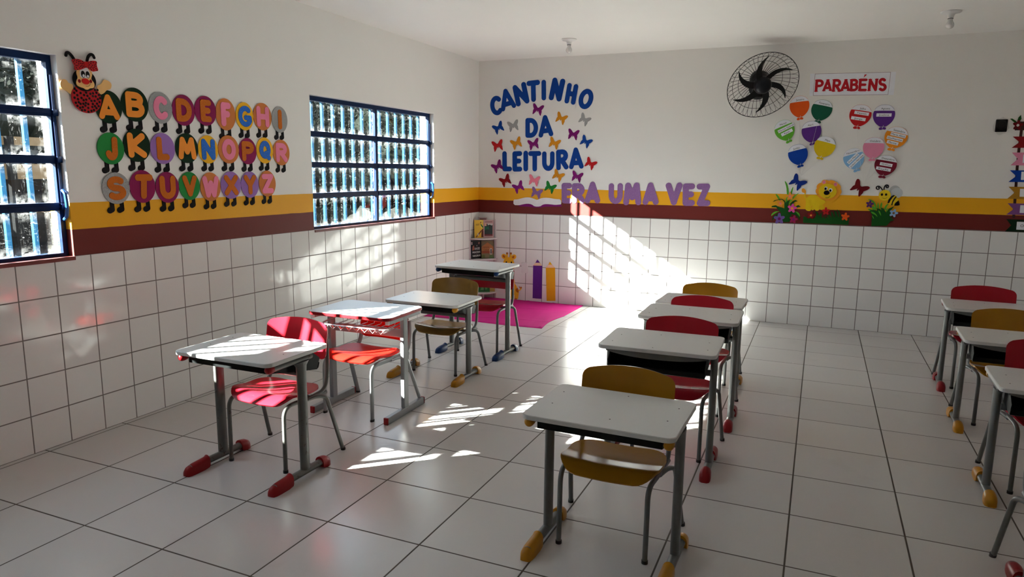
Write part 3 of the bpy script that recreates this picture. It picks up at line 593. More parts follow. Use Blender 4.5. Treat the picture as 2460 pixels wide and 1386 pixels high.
[4.2889, 1.2025], [4.2609, 1.2063], [4.243, 1.2136]], "stripes": [[[4.2299, 1.2241], [4.2385, 1.2639], [4.2603, 1.2915], [4.2734, 1.2995], [4.2874, 1.296], [4.2685, 1.2762], [4.2537, 1.2488], [4.2454, 
1.2253]], [[4.2627, 1.2056], [4.2682, 1.2414], [4.2795, 1.2688], [4.2915, 1.2884], [4.3015, 1.2848], [4.2874, 1.2574], [4.2761, 1.23], [4.273, 1.2059]], [[4.2872, 1.2025], [4.2936, 1.2266], [4.3188, 
1.2524], [4.3275, 1.2315], [4.3329, 1.2104], [4.3198, 1.2034]]], "ant": [[[4.1797, 1.3419], [4.1674, 1.3629], [4.1486, 1.3788], [4.1313, 1.377], [4.1249, 1.3621], [4.1337, 1.3487], [4.1477, 1.349], 
[4.1536, 1.3607], [4.1443, 1.3683]], [[4.1916, 1.3441], [4.1913, 1.3673], [4.1999, 1.3887], [4.2168, 1.3928], [4.2283, 1.3795], [4.2228, 1.364], [4.2088, 1.3657], [4.2061, 1.3772], [4.2145, 1.3801]]], 
"eyes": [[4.1779, 1.3019, 0.0192, 0.0226, 0.0573], [4.2126, 1.3027, 0.019, 0.0225, 0.0577]], "mouth": [[4.184, 1.2722], [4.202, 1.2649], [4.214, 1.2671], [4.2228, 1.277]]}, "bush2": {"blades": 
[["leaf", [[4.0607, 1.2562], [4.089, 1.2562], [4.1188, 1.2374], [4.139, 1.2067], [4.1482, 1.1601], [4.129, 1.1595], [4.1253, 1.2024], [4.1051, 1.2331]]], ["leaf", [[4.1052, 1.1901], [4.1228, 1.1906], 
[4.136, 1.1597], [4.1149, 1.159], [4.1065, 1.1744]]], ["leaf", [[4.1523, 1.2344], [4.1596, 1.2112], [4.1654, 1.1645], [4.1504, 1.1758], [4.148, 1.2031]]], ["leaf", [[4.1834, 1.2391], [4.1899, 1.2043], 
[4.1836, 1.1768], [4.1752, 1.1726], [4.1725, 1.2038]]], ["leaf", [[4.2454, 1.2253], [4.2277, 1.1898], [4.2204, 1.1546], [4.2082, 1.1737], [4.2159, 1.205]]], ["leaf", [[4.0723, 1.1616], [4.0894, 
1.168], [4.1152, 1.1551], [4.1015, 1.1507], [4.08, 1.154]]]], "body": [[4.1155, 1.0075], [4.1114, 1.0842], [4.1119, 1.1118], [4.0874, 1.1503], [4.1219, 1.1592], [4.1507, 1.1523], [4.1451, 1.1756], 
[4.1738, 1.1687], [4.1852, 1.1573], [4.1796, 1.1825], [4.2048, 1.1736], [4.2255, 1.1352], [4.2464, 1.1748], [4.2893, 1.1975], [4.2619, 1.1559], [4.2474, 1.1243], [4.2522, 1.1478], [4.2671, 1.1366], 
[4.2598, 1.1013], [4.2916, 1.0946], [4.2681, 1.086], [4.3007, 1.0696], [4.2705, 1.0588], [4.2431, 1.0146]], "over": [[[4.095, 1.1446], [4.1238, 1.1377], [4.1463, 1.1208], [4.163, 1.09], [4.1382, 
1.1127], [4.1109, 1.1235]], [[4.1119, 1.1118], [4.1238, 1.0965], [4.1337, 1.0713], [4.1174, 1.0884]], [[4.1571, 1.1584], [4.1775, 1.1454], [4.1909, 1.1008], [4.1722, 1.1256]], [[4.2443, 1.1787], 
[4.2336, 1.1628], [4.2307, 1.1354], [4.2221, 1.1546], [4.2292, 1.1724]]], "flowers": [["dark_purple", "brown", 4.0841, 1.2102, 0.0679, 0.0737, -0.1188], ["pale_blue", "brown", 4.2887, 1.1342, 0.0749, 
0.0793, -0.2875]]}, "ribbons": [["dark_red", [5.1399, 1.8207], [5.1418, 1.7253], [5.1935, 1.7732]], ["rose", [5.1488, 1.6852], [5.1501, 1.576], [5.1971, 1.6313]], ["royal_blue", [5.1497, 1.534], 
[5.1498, 1.4338], [5.2004, 1.4842]], ["ochre", [5.1557, 1.3924], [5.1569, 1.2882], [5.2039, 1.3419]], ["mauve", [5.1639, 1.2491], [5.1645, 1.1509], [5.2116, 1.1986]], ["dark_green", [5.1688, 1.1106], 
[5.1702, 1.0032], [5.2098, 1.0573]]], "ribbon_labels": [[[5.2325, 1.6681], [5.2333, 1.5979]], [[5.2345, 1.5225], [5.2373, 1.4526]], [[5.24, 1.3758], [5.2439, 1.3079]], [[5.2574, 1.235], [5.259, 
1.1683]], [[5.2485, 1.0909], [5.2503, 1.0219]]], "strap": [[5.1967, 1.8712], [5.1968, 1.7105], [5.2003, 1.5632], [5.2079, 1.4149], [5.2147, 1.2739], [5.2209, 1.1318]], "header": [[5.1472, 1.9462], 
[5.1481, 1.8734]], "hflower": [5.165, 1.9152, 0.0784, 0.0876, -0.1278], "hleaves": [[[5.1489, 1.93], [5.1029, 1.9712], [5.1201, 1.9725], [5.1502, 1.9502]], [[5.1571, 1.9501], [5.164, 1.9822], [5.179, 
2.002], [5.186, 1.9697], [5.1748, 1.9457]]], "ob": [5.29, 1.0572], "pencils": [["purple", [[0.7025, 0.4162], [0.813, 0.4207], [0.812, 0.0372], [0.7017, 0.036]], [[0.7025, 0.4162], [0.7297, 0.4502], 
[0.7848, 0.4536], [0.813, 0.4207]], [[0.7297, 0.4502], [0.7528, 0.4878], [0.7848, 0.4536]]], ["amber", [[0.8573, 0.4002], [0.9687, 0.4085], [0.9815, 0.0278], [0.876, 0.0189]], [[0.8573, 0.4002], 
[0.8865, 0.4382], [0.9327, 0.4411], [0.9687, 0.4085]], [[0.8865, 0.4382], [0.9049, 0.4728], [0.9327, 0.4411]]]], "giraffe": {"head": [[0.3233, 0.4187], [0.3401, 0.4673], [0.3686, 0.4927], [0.4427, 
0.4971], [0.4574, 0.4638], [0.4692, 0.4277], [0.4754, 0.386], [0.4531, 0.3477], [0.4132, 0.3345], [0.3673, 0.3394], [0.3324, 0.3716]], "ears": [[0.3369, 0.4988, 0.0685, 0.0583, -0.5755], [0.4581, 
0.4995, 0.0707, 0.0553, 0.6482]], "inner": [[0.3346, 0.4997, 0.0374, 0.0256, -0.8376], [0.4524, 0.4976, 0.0389, 0.0243, 0.9087]], "horns": [[[0.3744, 0.4852], [0.3739, 0.5325]], [[0.4201, 0.4879], 
[0.4224, 0.5353]]], "knobs": [[0.375, 0.5378, 0.0241, 0.0252, 0.0329], [0.4235, 0.5395, 0.0239, 0.0252, 0.0352]], "eye": [0.3675, 0.433, 0.0195, 0.0211, 0.0355], "eye2": [0.4321, 0.4349, 0.0194, 
0.021, 0.0357], "neck": [[0.373, 0.3424], [0.4474, 0.3473], [0.4779, 0.1853], [0.3632, 0.1768]], "body": [[0.3632, 0.1821], [0.4778, 0.1906], [0.501, 0.1605], [0.5302, 0.1097], [0.5253, 0.0508], 
[0.5173, 0.0048], [0.4745, 0.0039], [0.4739, 0.0466], [0.4651, 0.0619], [0.4568, 0.0452], [0.4515, 0.0073], [0.417, 0.0045], [0.4108, 0.0468], [0.3935, 0.0454], [0.3881, 0.0101], [0.3649, 0.0109], 
[0.3557, 0.0639], [0.355, 0.1334]], "tail": [[0.5273, 0.1121], [0.547, 0.1242], [0.5581, 0.141]], "tip": [[0.5266, 0.1598], [0.5379, 0.1633], [0.541, 0.1503], [0.5495, 0.1509], [0.5521, 0.1644], 
[0.5693, 0.1498], [0.5553, 0.1381], [0.5383, 0.1395]], "patches": [[[0.49, 0.1278], [0.507, 0.1424], [0.5184, 0.1353], [0.5293, 0.091], [0.5077, 0.0866], [0.4875, 0.1063]], [[0.3551, 0.1228], [0.3811, 
0.1247], [0.3817, 0.0713], [0.3574, 0.0667]], [[0.4743, 0.0173], [0.5086, 0.0201], [0.5088, 0.0025], [0.4733, 0.0027]], [[0.4136, 0.3027], [0.4422, 0.2994], [0.4371, 0.2513], [0.4084, 0.2599]]]}, 
"outlet": [[0.5583, 0.3257], [0.6371, 0.3232], [0.6408, 0.4462], [0.565, 0.4483]]} 

# ------------------------------------------------------------------ setting
RX, FY, CZ = 6.15, -8.55, 2.70            # right wall, front wall, ceiling
def struct(o): o['kind'] = 'structure'; return o
b = MB(); b.box(-0.16, RX + 0.16, FY - 0.16, 0.16, -0.12, 0.0); struct(b.build('floor', M_FLOOR))
b = MB(); b.box(-0.16, RX + 0.16, FY - 0.16, 0.16, CZ, CZ + 0.12); struct(b.build('ceiling', M_CEIL))
W2 = (-2.940, -1.036); W1 = (-6.300, -4.912); WZ = (1.000, 2.045); WT = 0.16
b = MB()
ys = [FY - 0.16, W1[0], W1[1], W2[0], W2[1], 0.16]
for i in (0, 2, 4): b.box(-WT, 0, ys[i], ys[i + 1], 0, CZ)
for w in (W1, W2): b.box(-WT, 0, w[0], w[1], 0, WZ[0]); b.box(-WT, 0, w[0], w[1], WZ[1], CZ)
struct(b.build('wall_left', M_WALL, fix=False))
b = MB(); b.box(0, RX, 0, 0.16, 0, CZ); struct(b.build('wall_back', M_WALL))
b = MB(); b.box(RX, RX + 0.16, FY - 0.16, 0.16, 0, CZ); struct(b.build('wall_right', M_WALL))
b = MB(); b.box(0, RX, FY - 0.16, FY, 0, CZ); struct(b.build('wall_front', M_WALL))
# tiled wainscot, a few millimetres proud of the plaster
b = MB(); b.box(0, 0.005, FY, 0, 0, 1.0045); struct(b.build('trim_1', M_TILE_L))
b = MB(); b.box(0.005, RX, -0.005, 0, 0, 1.0045); struct(b.build('trim_2', M_TILE_B))
b = MB(); b.box(RX - 0.005, RX, FY, -0.005, 0, 1.0045); struct(b.build('trim_3', M_TILE_L))
b = MB(); b.box(0.005, RX - 0.005, FY, FY + 0.005, 0, 1.0045); struct(b.build('trim_4', M_TILE_B))

M_SILL = plain('red_sill_paint', (0.155, 0.0145, 0.011, 1), 0.5, 0.05)
def make_window(name, w, mull, sash_rows, bars):
    y0, y1 = w; z0, z1 = WZ; x = -0.062
    root = struct(empty(name, (x, (y0 + y1) / 2, z0)))
    o = Vector(root.location)
    R = lambda b, n, m: b.build(n, m, root, fix=False)
    def bx(b, xa, xb, ya, yb, za, zb, mi=0): b.box(xa - o.x, xb - o.x, ya - o.y, yb - o.y, za - o.z, zb - o.z, mi)
    f = MB(); t = 0.028
    bx(f, x - .018, x + .018, y0 + .001, y0 + t, z0 + .001, z1 - .001); bx(f, x - .018, x + .018, y1 - t, y1 - .001, z0 + .001, z1 - .001)
    bx(f, x - .018, x + .018, y0 + t, y1 - t, z0 + .001, z0 + .022); bx(f, x - .018, x + .018, y0 + t, y1 - t, z1 - .036, z1 - .001)
    bx(f, x - .018, x + .018, mull - .017, mull + .017, z0 + .022, z1 - .036)
    R(f, 'window_frame', M_NAVY)
    g = MB(); uvs = []; E = []
    for ya, yb in ((y0 + t, mull - .017), (mull + .017, y1 - t)):
        s = MB()
        for k in range(3): 
            zr = sash_rows[k]; bx(s, x - .014, x + .022, ya, yb, zr - .021, zr + .021); bx(s, x + .016, x + .026, ya, yb, zr - .004, zr + .004)
        s2 = R(s, 'sash_rails', M_NAVY)
        zs = [z0 + .022] + [q for zr in sash_rows for q in (zr - .021, zr + .021)] + [z1 - .036]
        for k in range(0, 8, 2):
            za, zb = zs[k], zs[k + 1]; n = 14
            # a fine grid so each vertex knows its distance from the pane's rim
            ny = max(4, int((yb - ya) / 0.022)); nz = max(4, int((zb - za) / 0.022)); V = []; F = []
            for i in range(ny + 1):
                for j in range(nz + 1):
                    yy, zz = ya + (yb - ya) * i / ny, za + (zb - za) * j / nz
                    V.append((x - .004 - o.x, yy - o.y, zz - o.z)); E.append(min(yy - ya, yb - yy, zz - za, zb - zz))
            for i in range(ny):
                for j in range(nz): a = i * (nz + 1) + j; F.append((a, a + nz + 1, a + nz + 2, a + 1))
            g.add(V, F)
    go = R(g, 'glass', M_GLASS)
    at = go.data.attributes.new('edge', 'FLOAT', 'POINT'); at.data.foreach_set('value', E)
    sl = MB(); bx(sl, -.046, .011, y0 + .0005, y1 - .0005, z0 - .016, z0 + .004); R(sl, 'window_sill', M_SILL)
    gr = MB()
    for yb in bars: bx(gr, -.100, -.080, yb - .011, yb + .011, z0 + .001, z1 - .001)
    bx(gr, -.096, -.084, y0 + .001, y1 - .001, z0 + .012, z0 + .022); bx(gr, -.096, -.084, y0 + .001, y1 - .001, z1 - .028, z1 - .018)
    R(gr, 'grille', M_BAR)
    h = MB(); yh = y1 - .014
    bx(h, x + .016, x + .028, yh - .007, yh + .007, z0 + .29, z1 - .10)
    for zz in sash_rows: bx(h, x + .016, x + .040, yh - .013, yh + .013, zz - .016, zz + .016)
    R(h, 'opening_rod', M_NAVY)
    h = MB(); P = [(x + .03 - o.x, yh - o.y, z0 + .20 - o.z), (x + .05 - o.x, yh - o.y, z0 + .215 - o.z), (x + .062 - o.x, yh - o.y, z0 + .27 - o.z), (x + .055 - o.x, yh - o.y, z0 + .34 - o.z), (x + .035 - o.x, yh - o.y, z0 + .355 - o.z)]
    h.tube(fillet(P, .02, 4), .009, 8); R(h, 'handle', M_LEVER)
    return root
SR = [1.269, 1.5145, 1.755]
make_window("window_1", W1, -5.606, SR, [-5.050 - .1354 * k for k in range(10)])
make_window('window_2', W2, -1.990, SR, [-1.194 - .1354 * k for k in range(13)])

# ------------------------------------------------------------------ outside, as far as the windows show it
M_GROUND = plain('dry_ground', (0.018, 0.016, 0.011, 1), 0.95, 0.2, nscale=0.8, spec=0.05)
b = MB(); b.box(-45, -0.16, -30, 40, -0.45, -0.30); struct(b.build('ground', M_GROUND))
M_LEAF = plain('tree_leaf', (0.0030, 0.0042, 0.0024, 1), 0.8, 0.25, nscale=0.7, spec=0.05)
M_BARK = plain('bark', (0.05, 0.035, 0.025, 1), 0.9, 0.2)
def leaf_mesh(b, c, rad, n, size, rnd):
    for _ in range(n):
        while True:
            p = Vector((rnd.uniform(-1, 1), rnd.uniform(-1, 1), rnd.uniform(-1, 1)))
            if 0.25 < p.length < 1: break
        q = Vector((c[0] + p.x * rad[0], c[1] + p.y * rad[1], c[2] + p.z * rad[2]))
        a = Vector((rnd.uniform(-1, 1), rnd.uniform(-1, 1), rnd.uniform(-.7, .7))).normalized() * size * rnd.uniform(.6, 1.3)
        k = a.cross(Vector((rnd.uniform(-1, 1), rnd.uniform(-1, 1), rnd.uniform(-1, 1)))).normalized() * size * .38
        b.add([q - a * .5, q + k * .5, q + a * .5, q - k * .5], [(0, 1, 2, 3)])
def tree(x, y, h, rad, n, label, size=.22):
    rnd = random.Random(int(x * 100 + y * 7)); r = empty('tree', (x, y, -.3), 0, label, 'tree', None)
    t = MB(); t.tube([(0, 0, 0), (.05, .03, h * .35), (-.04, .05, h * .7)], [.13, .10, .06], 8); t.build('trunk', M_BARK, r)
    b = MB()
    for k in range(7):
        a = 2 * PI * k / 7
        leaf_mesh(b, (math.cos(a) * rad * .45, math.sin(a) * rad * .45, h * (.45 + .12 * (k % 4))), (rad * .62, rad * .62, rad * .5), n // 7, size, rnd)
    for k in range(5):                       # dense inner foliage
        a = 2 * PI * k / 5 + .4; c = (math.cos(a) * rad * .42, math.sin(a) * rad * .42, h * (.42 + .13 * (k % 3))); V = []; F = []
        for i in range(9):
            for j in range(12):
                ph, th = PI * i / 8, 2 * PI * j / 12; q = rad * .50 * rnd.uniform(.85, 1.1)
                V.append((c[0] + q * math.sin(ph) * math.cos(th), c[1] + q * math.sin(ph) * math.sin(th), c[2] + q * math.cos(ph)))
        F = [(i * 12 + j, i * 12 + (j + 1) % 12, i * 12 + 12 + (j + 1) % 12, i * 12 + 12 + j) for i in range(8) for j in range(12)]
        b.add(V, F)
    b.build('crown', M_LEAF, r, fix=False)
TREES = [(-4.0, 1.6, 3.6, 1.15, 'small tree outside behind the left panes of the far window'), (-4.0, 4.6, 3.7, 1.2, 'small tree outside behind the right panes of the far window'),
 (-7.0, 4.9, 4.6, 1.5, 'middle row tree outside left of the far window view'), (-7.0, 8.3, 4.8, 1.5, 'middle row tree outside behind the centre of the far window'), (-7.0, 11.7, 4.8, 1.5, 'middle row tree outside behind the right of the far window'),
 (-11.5, 9.4, 6.0, 2.2, 'tall back tree outside left of the far window view'), (-11.5, 14.4, 6.0, 2.2, 'tall back tree outside behind the far window'), (-11.5, 19.4, 6.0, 2.2, 'tall back tree outside farthest to the right'),
 (-8.6, -0.1, 4.4, 1.7, 'tree outside seen through the near window behind the shed'), (-12.5, 3.0, 6.0, 2.2, 'tall back tree outside beyond the near window')]
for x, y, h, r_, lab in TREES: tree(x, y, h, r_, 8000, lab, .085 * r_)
M_BEAM = plain('pale_beam', (0.075, 0.052, 0.028, 1), 0.8, 0.08, spec=0.1); M_DARKW = plain('shed_dark', (0.004, 0.004, 0.004, 1), 0.9, spec=0.05)
sh = empty('shed', (-5.2, -2.6, -.3), 0, 'open shed with pale beams and dark posts outside the near window', 'shed')
b = MB(); b.box(-.04, .04, -1.4, 1.9, 1.62, 1.80); b.build('beam', M_BEAM, sh)
b = MB(); b.box(-.04, .04, -1.4, 1.9, 2.02, 2.12); b.build('beam', M_BEAM, sh)
for k in range(6):
    b = MB(); b.box(.042, .10, -1.3 + .6 * k, -1.22 + .6 * k, 0, 2.12); b.build('post', M_DARKW, sh)
b = MB(); b.box(-1.6, -1.5, -1.4, 1.9, 0, 2.0); b.build('back_panel', M_DARKW, sh)

# ------------------------------------------------------------------ school desks
def boot_rings(secs, x):
    """half-round section standing on the floor: (y, half width, height, z of underside)"""
    R = []
    for y, w, h, z in secs:
        ring = [(x - w, y, z), (x - w, y, z + h * .45)]
        for k in range(1, 8):
            a = PI - PI * k / 8; ring.append((x + w * math.cos(a), y, z + h * .45 + h * .55 * math.sin(a)))
        ring += [(x + w, y, z + h * .45), (x + w, y, z)]; R.append(ring)
    return R
def make_desk(x, y, rz, h, boots, label, style='classic', steel=None, group=None):
    """classic: the front (-y) has round caps, the tray opens to the back (+y)"""
    steel = steel or M_STEEL
    d = empty('school_desk', (x, y, 0), rz, label, 'desk', group)
    W, D, T = .575, .432, .019
    b = MB(); b.prism(rrect(W, D, .035 if style == 'classic' else .05, 6), h - T, h, .0025, 0, 1)
    top = b.build('tabletop', [M_LAM, M_LAMEDGE if style == 'classic' else M_BOOT['red']], d)
    if style == 'classic':
        for sx, sy in ((-.235, .11), (-.225, -.045), (.235, .11), (.225, -.045), (.02, .17), (.03, -.12)):
            s = MB(); s.lathe([(.0032, h - .001), (.0032, h + .0006), (.0005, h + .0008)], 8, tf=lambda a, q, z, sx=sx, sy=sy: (a + sx, q + sy, z)); s.build('screw_head', M_RUBBER, top)
    py = .03; zt = h - T
    for s in (-1, 1):
        px = s * .262; b = MB()
        if style == 'classic':
            b.tube([(px, -.185, .030), (px, .185, .030)], (.020, .017), 12, up=(0, 0, 1))
            post = fillet([(px, py, .035), (px, py, zt - .045), (px, py, zt - .02)], .02, 4)
            ring = []
            for z in (.040, zt - .085, zt - .05, zt - .030): 
                g = 1.0 if z < zt - .08 else (1.15 if z < zt - .04 else 1.9)
                ring.append([(px + .018 * math.cos(a), py + .029 * g * math.sin(a), z) for a in (2 * PI * k / 16 for k in range(16))])
            b.loft(ring)
            b.tube([(px, -.175, zt - .017), (px, .10, zt - .017)], (.015, .015), 10, up=(0, 0, 1))
            leg = b.build('leg', steel, d)
            q = MB(); q.loft(boot_rings([(-.214, .008, .010, .001), (-.210, .018, .030, 0), (-.196, .024, .043, 0), (-.165, .0265, .051, 0), (-.115, .0265, .054, 0), (-.085, .025, .052, .004), (-.078, .023, .050, .012)], px)); q.build('front_boot', M_BOOT[boots], leg)
            q = MB(); q.loft(boot_rings([(.138, .026, .050, .010), (.146, .027, .056, .004), (.172, .027, .056, 0), (.195, .023, .044, 0), (.205, .012, .022, 0)], px)); q.build('rear_boot', M_BOOT[boots], leg)
            q = MB(); q.lathe([(.017, 0), (.0185, .012), (.018, .028), (.013, .036), (.004, .039)], 14, tf=lambda a, c, z, px=px: (px + a, -.163 - z, zt - .017 + c)); q.build('end_cap', M_BOOT[boots], leg)
        else:
            b.cbox((px, 0, .022), (.030, .43, .042), 0, .004)
            b.cbox((px, 0.0, (.042 + zt) / 2), (.028, .050, zt - .044), 0, .004)
            b.cbox((px, 0, zt - .012), (.026, .36, .024), 0, .003)
            leg = b.build('leg', steel, d)
            for e in (-1, 1):
                q = MB(); q.cbox((px, e * .2185, .022), (.031, .012, .043), 0, .004); q.build('end_cap', M_BOOT['red'], leg)
                q = MB(); q.cbox((px, e * .184, zt - .012), (.027, .010, .025), 0, .003); q.build('top_cap', M_WHITEPL, leg)
    if style == 'classic':
        b = MB(); b.tube([(-.25, py + .035, h - .124), (.25, py + .035, h - .124)], (.012, .016), 12, up=(0, 0, 1)); b.build('crossbar', steel, d)
        # black book tray: shallow at the front, open mouth with a lip at the back
        b = MB(); t = .004; xa = .236
        prof = [(-.165, h - .062), (.03, h - .102), (.175, h - .128), (.188, h - .122), (.196, h - .100)]
        for (ya, za), (yb, zb) in zip(prof[:-1], prof[1:]):
            b.add([(-xa, ya, za), (xa, ya, za), (xa, yb, zb), (-xa, yb, zb), (-xa, ya, za + t), (xa, ya, za + t), (xa, yb, zb + t), (-xa, yb, zb + t)], [(0, 3, 2, 1), (4, 5, 6, 7), (0, 1, 5, 4), (2, 3, 7, 6), (1, 2, 6, 5), (3, 0, 4, 7)])
        b.box(-xa, xa, -.169, -.165, h - .062, zt - .002)
        for s in (-1, 1):
            V = [(s * xa, -.169, zt - .002), (s * xa, -.169, h - .062), (s * xa, .03, h - .102), (s * xa, .175, h - .128), (s * xa, .20, zt - .055), (s * xa, .13, zt - .002)]
            V2 = [(s * (xa - t), q, z) for _, q, z in V]; n = 6
            b.add(V + V2, [tuple(range(n)), tuple(reversed(range(n, 2 * n)))] + [(i, (i + 1) % n, n + (i + 1) % n, n + i) for i in range(n)])
            for k in range(3): b.box(s * xa - .006 if s > 0 else -xa, s * xa if s > 0 else -xa + .006, .02 + .045 * k, .028 + .045 * k, h - .105, h - .055)
        b.build('book_tray', M_BLACKPL, d)
        # bowed apron under the open edge
        b = MB(); n = 14; V = []
        for k in range(n + 1):
            q = -1 + 2 * k / n; xx = q * .25; dz = .014 + .022 * (1 - abs(q) ** 2.5)
            yy = .183 + .006 * (1 - q * q)
            V += [(xx, yy, zt), (xx, yy, zt - dz), (xx, yy - .004, zt - dz), (xx, yy - .004, zt)]
        F = [(4 * k + a, 4 * k + (a + 1) % 4, 4 * k + 4 + (a + 1) % 4, 4 * k + 4 + a) for k in range(n) for a in range(4)] + [(0, 1, 2, 3), (4 * n + 3, 4 * n + 2, 4 * n + 1, 4 * n)]
        b.add(V, F); b.build('apron', steel, d)
    else:
        b = MB(); b.cbox((0, .012, h - .135), (.50, .022, .050), 0, .004); b.build('crossbar', steel, d)
        b = MB(); zb = h - .085
        rim = fillet([(-.235, .10, zb + .02), (-.235, -.15, zb), (.235, -.15, zb), (.235, .10, zb + .02)], .04, 5)
        b.tube(rim, .0045, 8); b.tube([(-.235, .10, zb + .02), (.235, .10, zb + .02)], .0045, 8)
        for k in range(9):
            xx = -.2 + .05 * k; b.tube([(xx, -.15, zb), (xx, -.13, zb - .022), (xx, .08, zb - .022), (xx, .10, zb + .02)], .0026, 6)
        zig = []
        for k in range(17): zig.append((-.225 + .028 * k, -.15, zb + (0 if k % 2 == 0 else -.026)))
        b.tube(zig, .003, 6, smooth=False); b.build('wire_basket', M_CHROME, d)
    return d

# ------------------------------------------------------------------ chairs
def edge_round(x, hw, r):
    a = abs(x) - (hw - r)
    return 0.0 if a <= 0 else r - math.sqrt(max(0.0, r * r - a * a))
def cosp(t): return 0.5 - 0.5 * math.cos(PI * t)
def make_chair(x, y, rz, col, hs, hb, label, style='classic', steel=None, depth=.36, shell_mat=None, group=None):
    """origin on the floor in the middle of the four feet, facing -y; hs seat height, hb top of the backrest"""
    steel = steel or M_STEEL
    c = empty('school_chair', (x, y, 0), rz, label, 'chair', group); mat = shell_mat or col
    yf, yr = -depth / 2, depth / 2; zr = hs - .040
    rad = .0106 if style == 'classic' else (.015, .0095)
    for s in (-1, 1):
        b = MB(); P = fillet([(s * .176, yf, .012), (s * .176, yf + .004, zr), (s * .186, yf + .12, zr + .004), (s * .188, yr - .05, zr - .004)], .055, 7)
        b.tube(P, rad, 10, up=(s * 1.0, 0, 0) if style != 'classic' else None); fl = b.build('front_leg', steel, c)
        q = MB(); q.tube([(s * .176, yf, .0), (s * .176, yf, .014)], .0128 if style == 'classic' else (.0165, .011), 10, up=(1, 0, 0)); q.build('leg_tip', M_RUBBER, fl)
        b = MB(); P = fillet([(s * .187, -.03, zr - .004), (s * .205, .03, zr + .004), (s * .226, .085, zr - .010), (s * .249, yr - .004, .012)], .075, 7)
        b.tube(P, rad, 10); rl = b.build('rear_leg', steel, c)
        q = MB(); q.tube([(s * .2505, yr, .0), (s * .2496, yr - .002, .014)], .0128 if style == 'classic' else .0145, 10); q.build('leg_tip', M_RUBBER, rl)
        b = MB(); P = fillet([(s * .188, .02, zr), (s * .189, yr - .050, zr + .010), (s * .183, yr - .022, hs + .09), (s * .172, yr - .010, hb - .075)], .06, 7)
        b.tube(P, rad, 10); b.build('upright', steel, c)
    b = MB(); b.tube([(-.182, .03, zr - .006), (.182, .03, zr - .006)], .009, 8); b.build('seat_brace', steel, c)
    # seat: dished sheet with a waterfall front lip
    hw, y0, y1 = .200, yf - .004, yr - (.058 if style == 'classic' else .105)
    rf, rb = (.085, .10) if style == 'classic' else (.06, .08)
    drop = .046 if style == 'classic' else .036
    def zs(xx, yy):
        z = hs + .006 - .040 * min(.5, (yy - y0) / (y1 - y0)) + .014 * max(0, (yy - y0) / (y1 - y0) - .6) + .012 * (xx / hw) ** 2
        k = (y0 + .062 - yy) / .062
        if k > 0: z -= drop * k ** 1.5
        return z
    def seat(u, v):
        xx = (2 * cosp(u) - 1) * hw; a = y0 + edge_round(xx, hw, rf) * (1.0); e = y1 - edge_round(xx, hw, rb)
        yy = a + (e - a) * v
        dz = (zs(xx, yy + .004) - zs(xx, yy - .004)) / .008; dx = (zs(xx + .004, yy) - zs(xx - .004, yy)) / .008
        return (xx, yy, zs(xx, yy)), (-dx, -dz, 1)
    b = MB(); b.shell(seat, 26, 22, .011); b.build('seat', mat, c)
    bh = .198 if style == 'classic' else .200
    arch = .024 if style == 'classic' else .02; hw2 = .200 if style == 'classic' else .180
    def back(u, v):
        xx = (2 * cosp(u) - 1) * hw2
        zt_ = hb - arch * (xx / hw2) ** 2 - edge_round(xx, hw2, .030 if style == 'classic' else .05); zb_ = hb - bh + edge_round(xx, hw2, .030 if style == 'classic' else .05)
        z = zb_ + (zt_ - zb_) * v; yy = yr - .032 + (z - (hb - bh)) * .17 - .030 * (xx / hw2) ** 2
        return (xx, yy, z), (.30 * xx / hw2, -1, .17)
    b = MB(); b.shell(back, 24, 14, .012); bk = b.build('backrest', mat, c)
    if style != 'classic':
        for s in (-1, 1):
            for z in (hb - bh + .055, hb - .06):
                q = MB(); q.lathe([(.007, -.001), (.006, .002), (.001, .003)], 10, tf=lambda a, e, w, s=s, z=z: (s * .14 + a, yr - .032 + (z - hb + bh) * .17 - .030 * (.14 / hw2) ** 2 - w, z + e)); q.build('rivet', M_RUBBER, bk)
    return c

SM = M_STEEL
LROW = 'desks in the row beside the windows'; MROW = 'desks in the middle row'; RROW = 'desks in the right row'
make_desk(1.195, -4.885, .006, .628, 'red', 'white-topped desk with red boots nearest the camera in the window row', steel=M_STEEL_W, group=LROW)
make_desk(1.150, -3.885, .03, .637, 'red', 'red-edged desk with a wire basket under its white top', style='basket', steel=M_STEEL_N, group=LROW)
make_desk(1.163, -3.075, .01, .575, 'yellow', 'low white desk with yellow boots behind the red-edged desk', group=LROW)
make_desk(1.142, -2.330, -.036, .728, 'blue', 'tallest white desk with blue boots in front of the pink mat', group=LROW)
make_desk(2.985, -4.900, -.020, .590, 'yellow', 'white desk with yellow boots nearest the camera in the middle row', group=MROW)
make_desk(2.976, -3.907, PI + .027, .637, 'red', 'second desk of the middle row, red boots and open black tray', group=MROW)
make_desk(2.997, -3.163, PI + .021, .648, 'red', 'third desk of the middle row, between the two red chairs', group=MROW)
make_desk(2.952, -2.444, PI - .013, .603, 'yellow', 'farthest desk of the middle row, in front of the ochre chair', group=MROW)
make_desk(4.800, -1.725, PI - .05, .595, 'red', 'farthest desk of the right row, with red boots', group=RROW)
make_desk(4.770, -2.600, PI - .035, .558, 'yellow', 'second farthest desk of the right row, with yellow boots', group=RROW)
make_desk(4.742, -3.620, PI - .035, .562, 'yellow', 'right row desk with yellow boots cut by the picture edge', group=RROW)
make_desk(4.690, -4.600, PI - .03, .570, 'red', 'nearest desk of the right row, only a white corner in view', group=RROW)

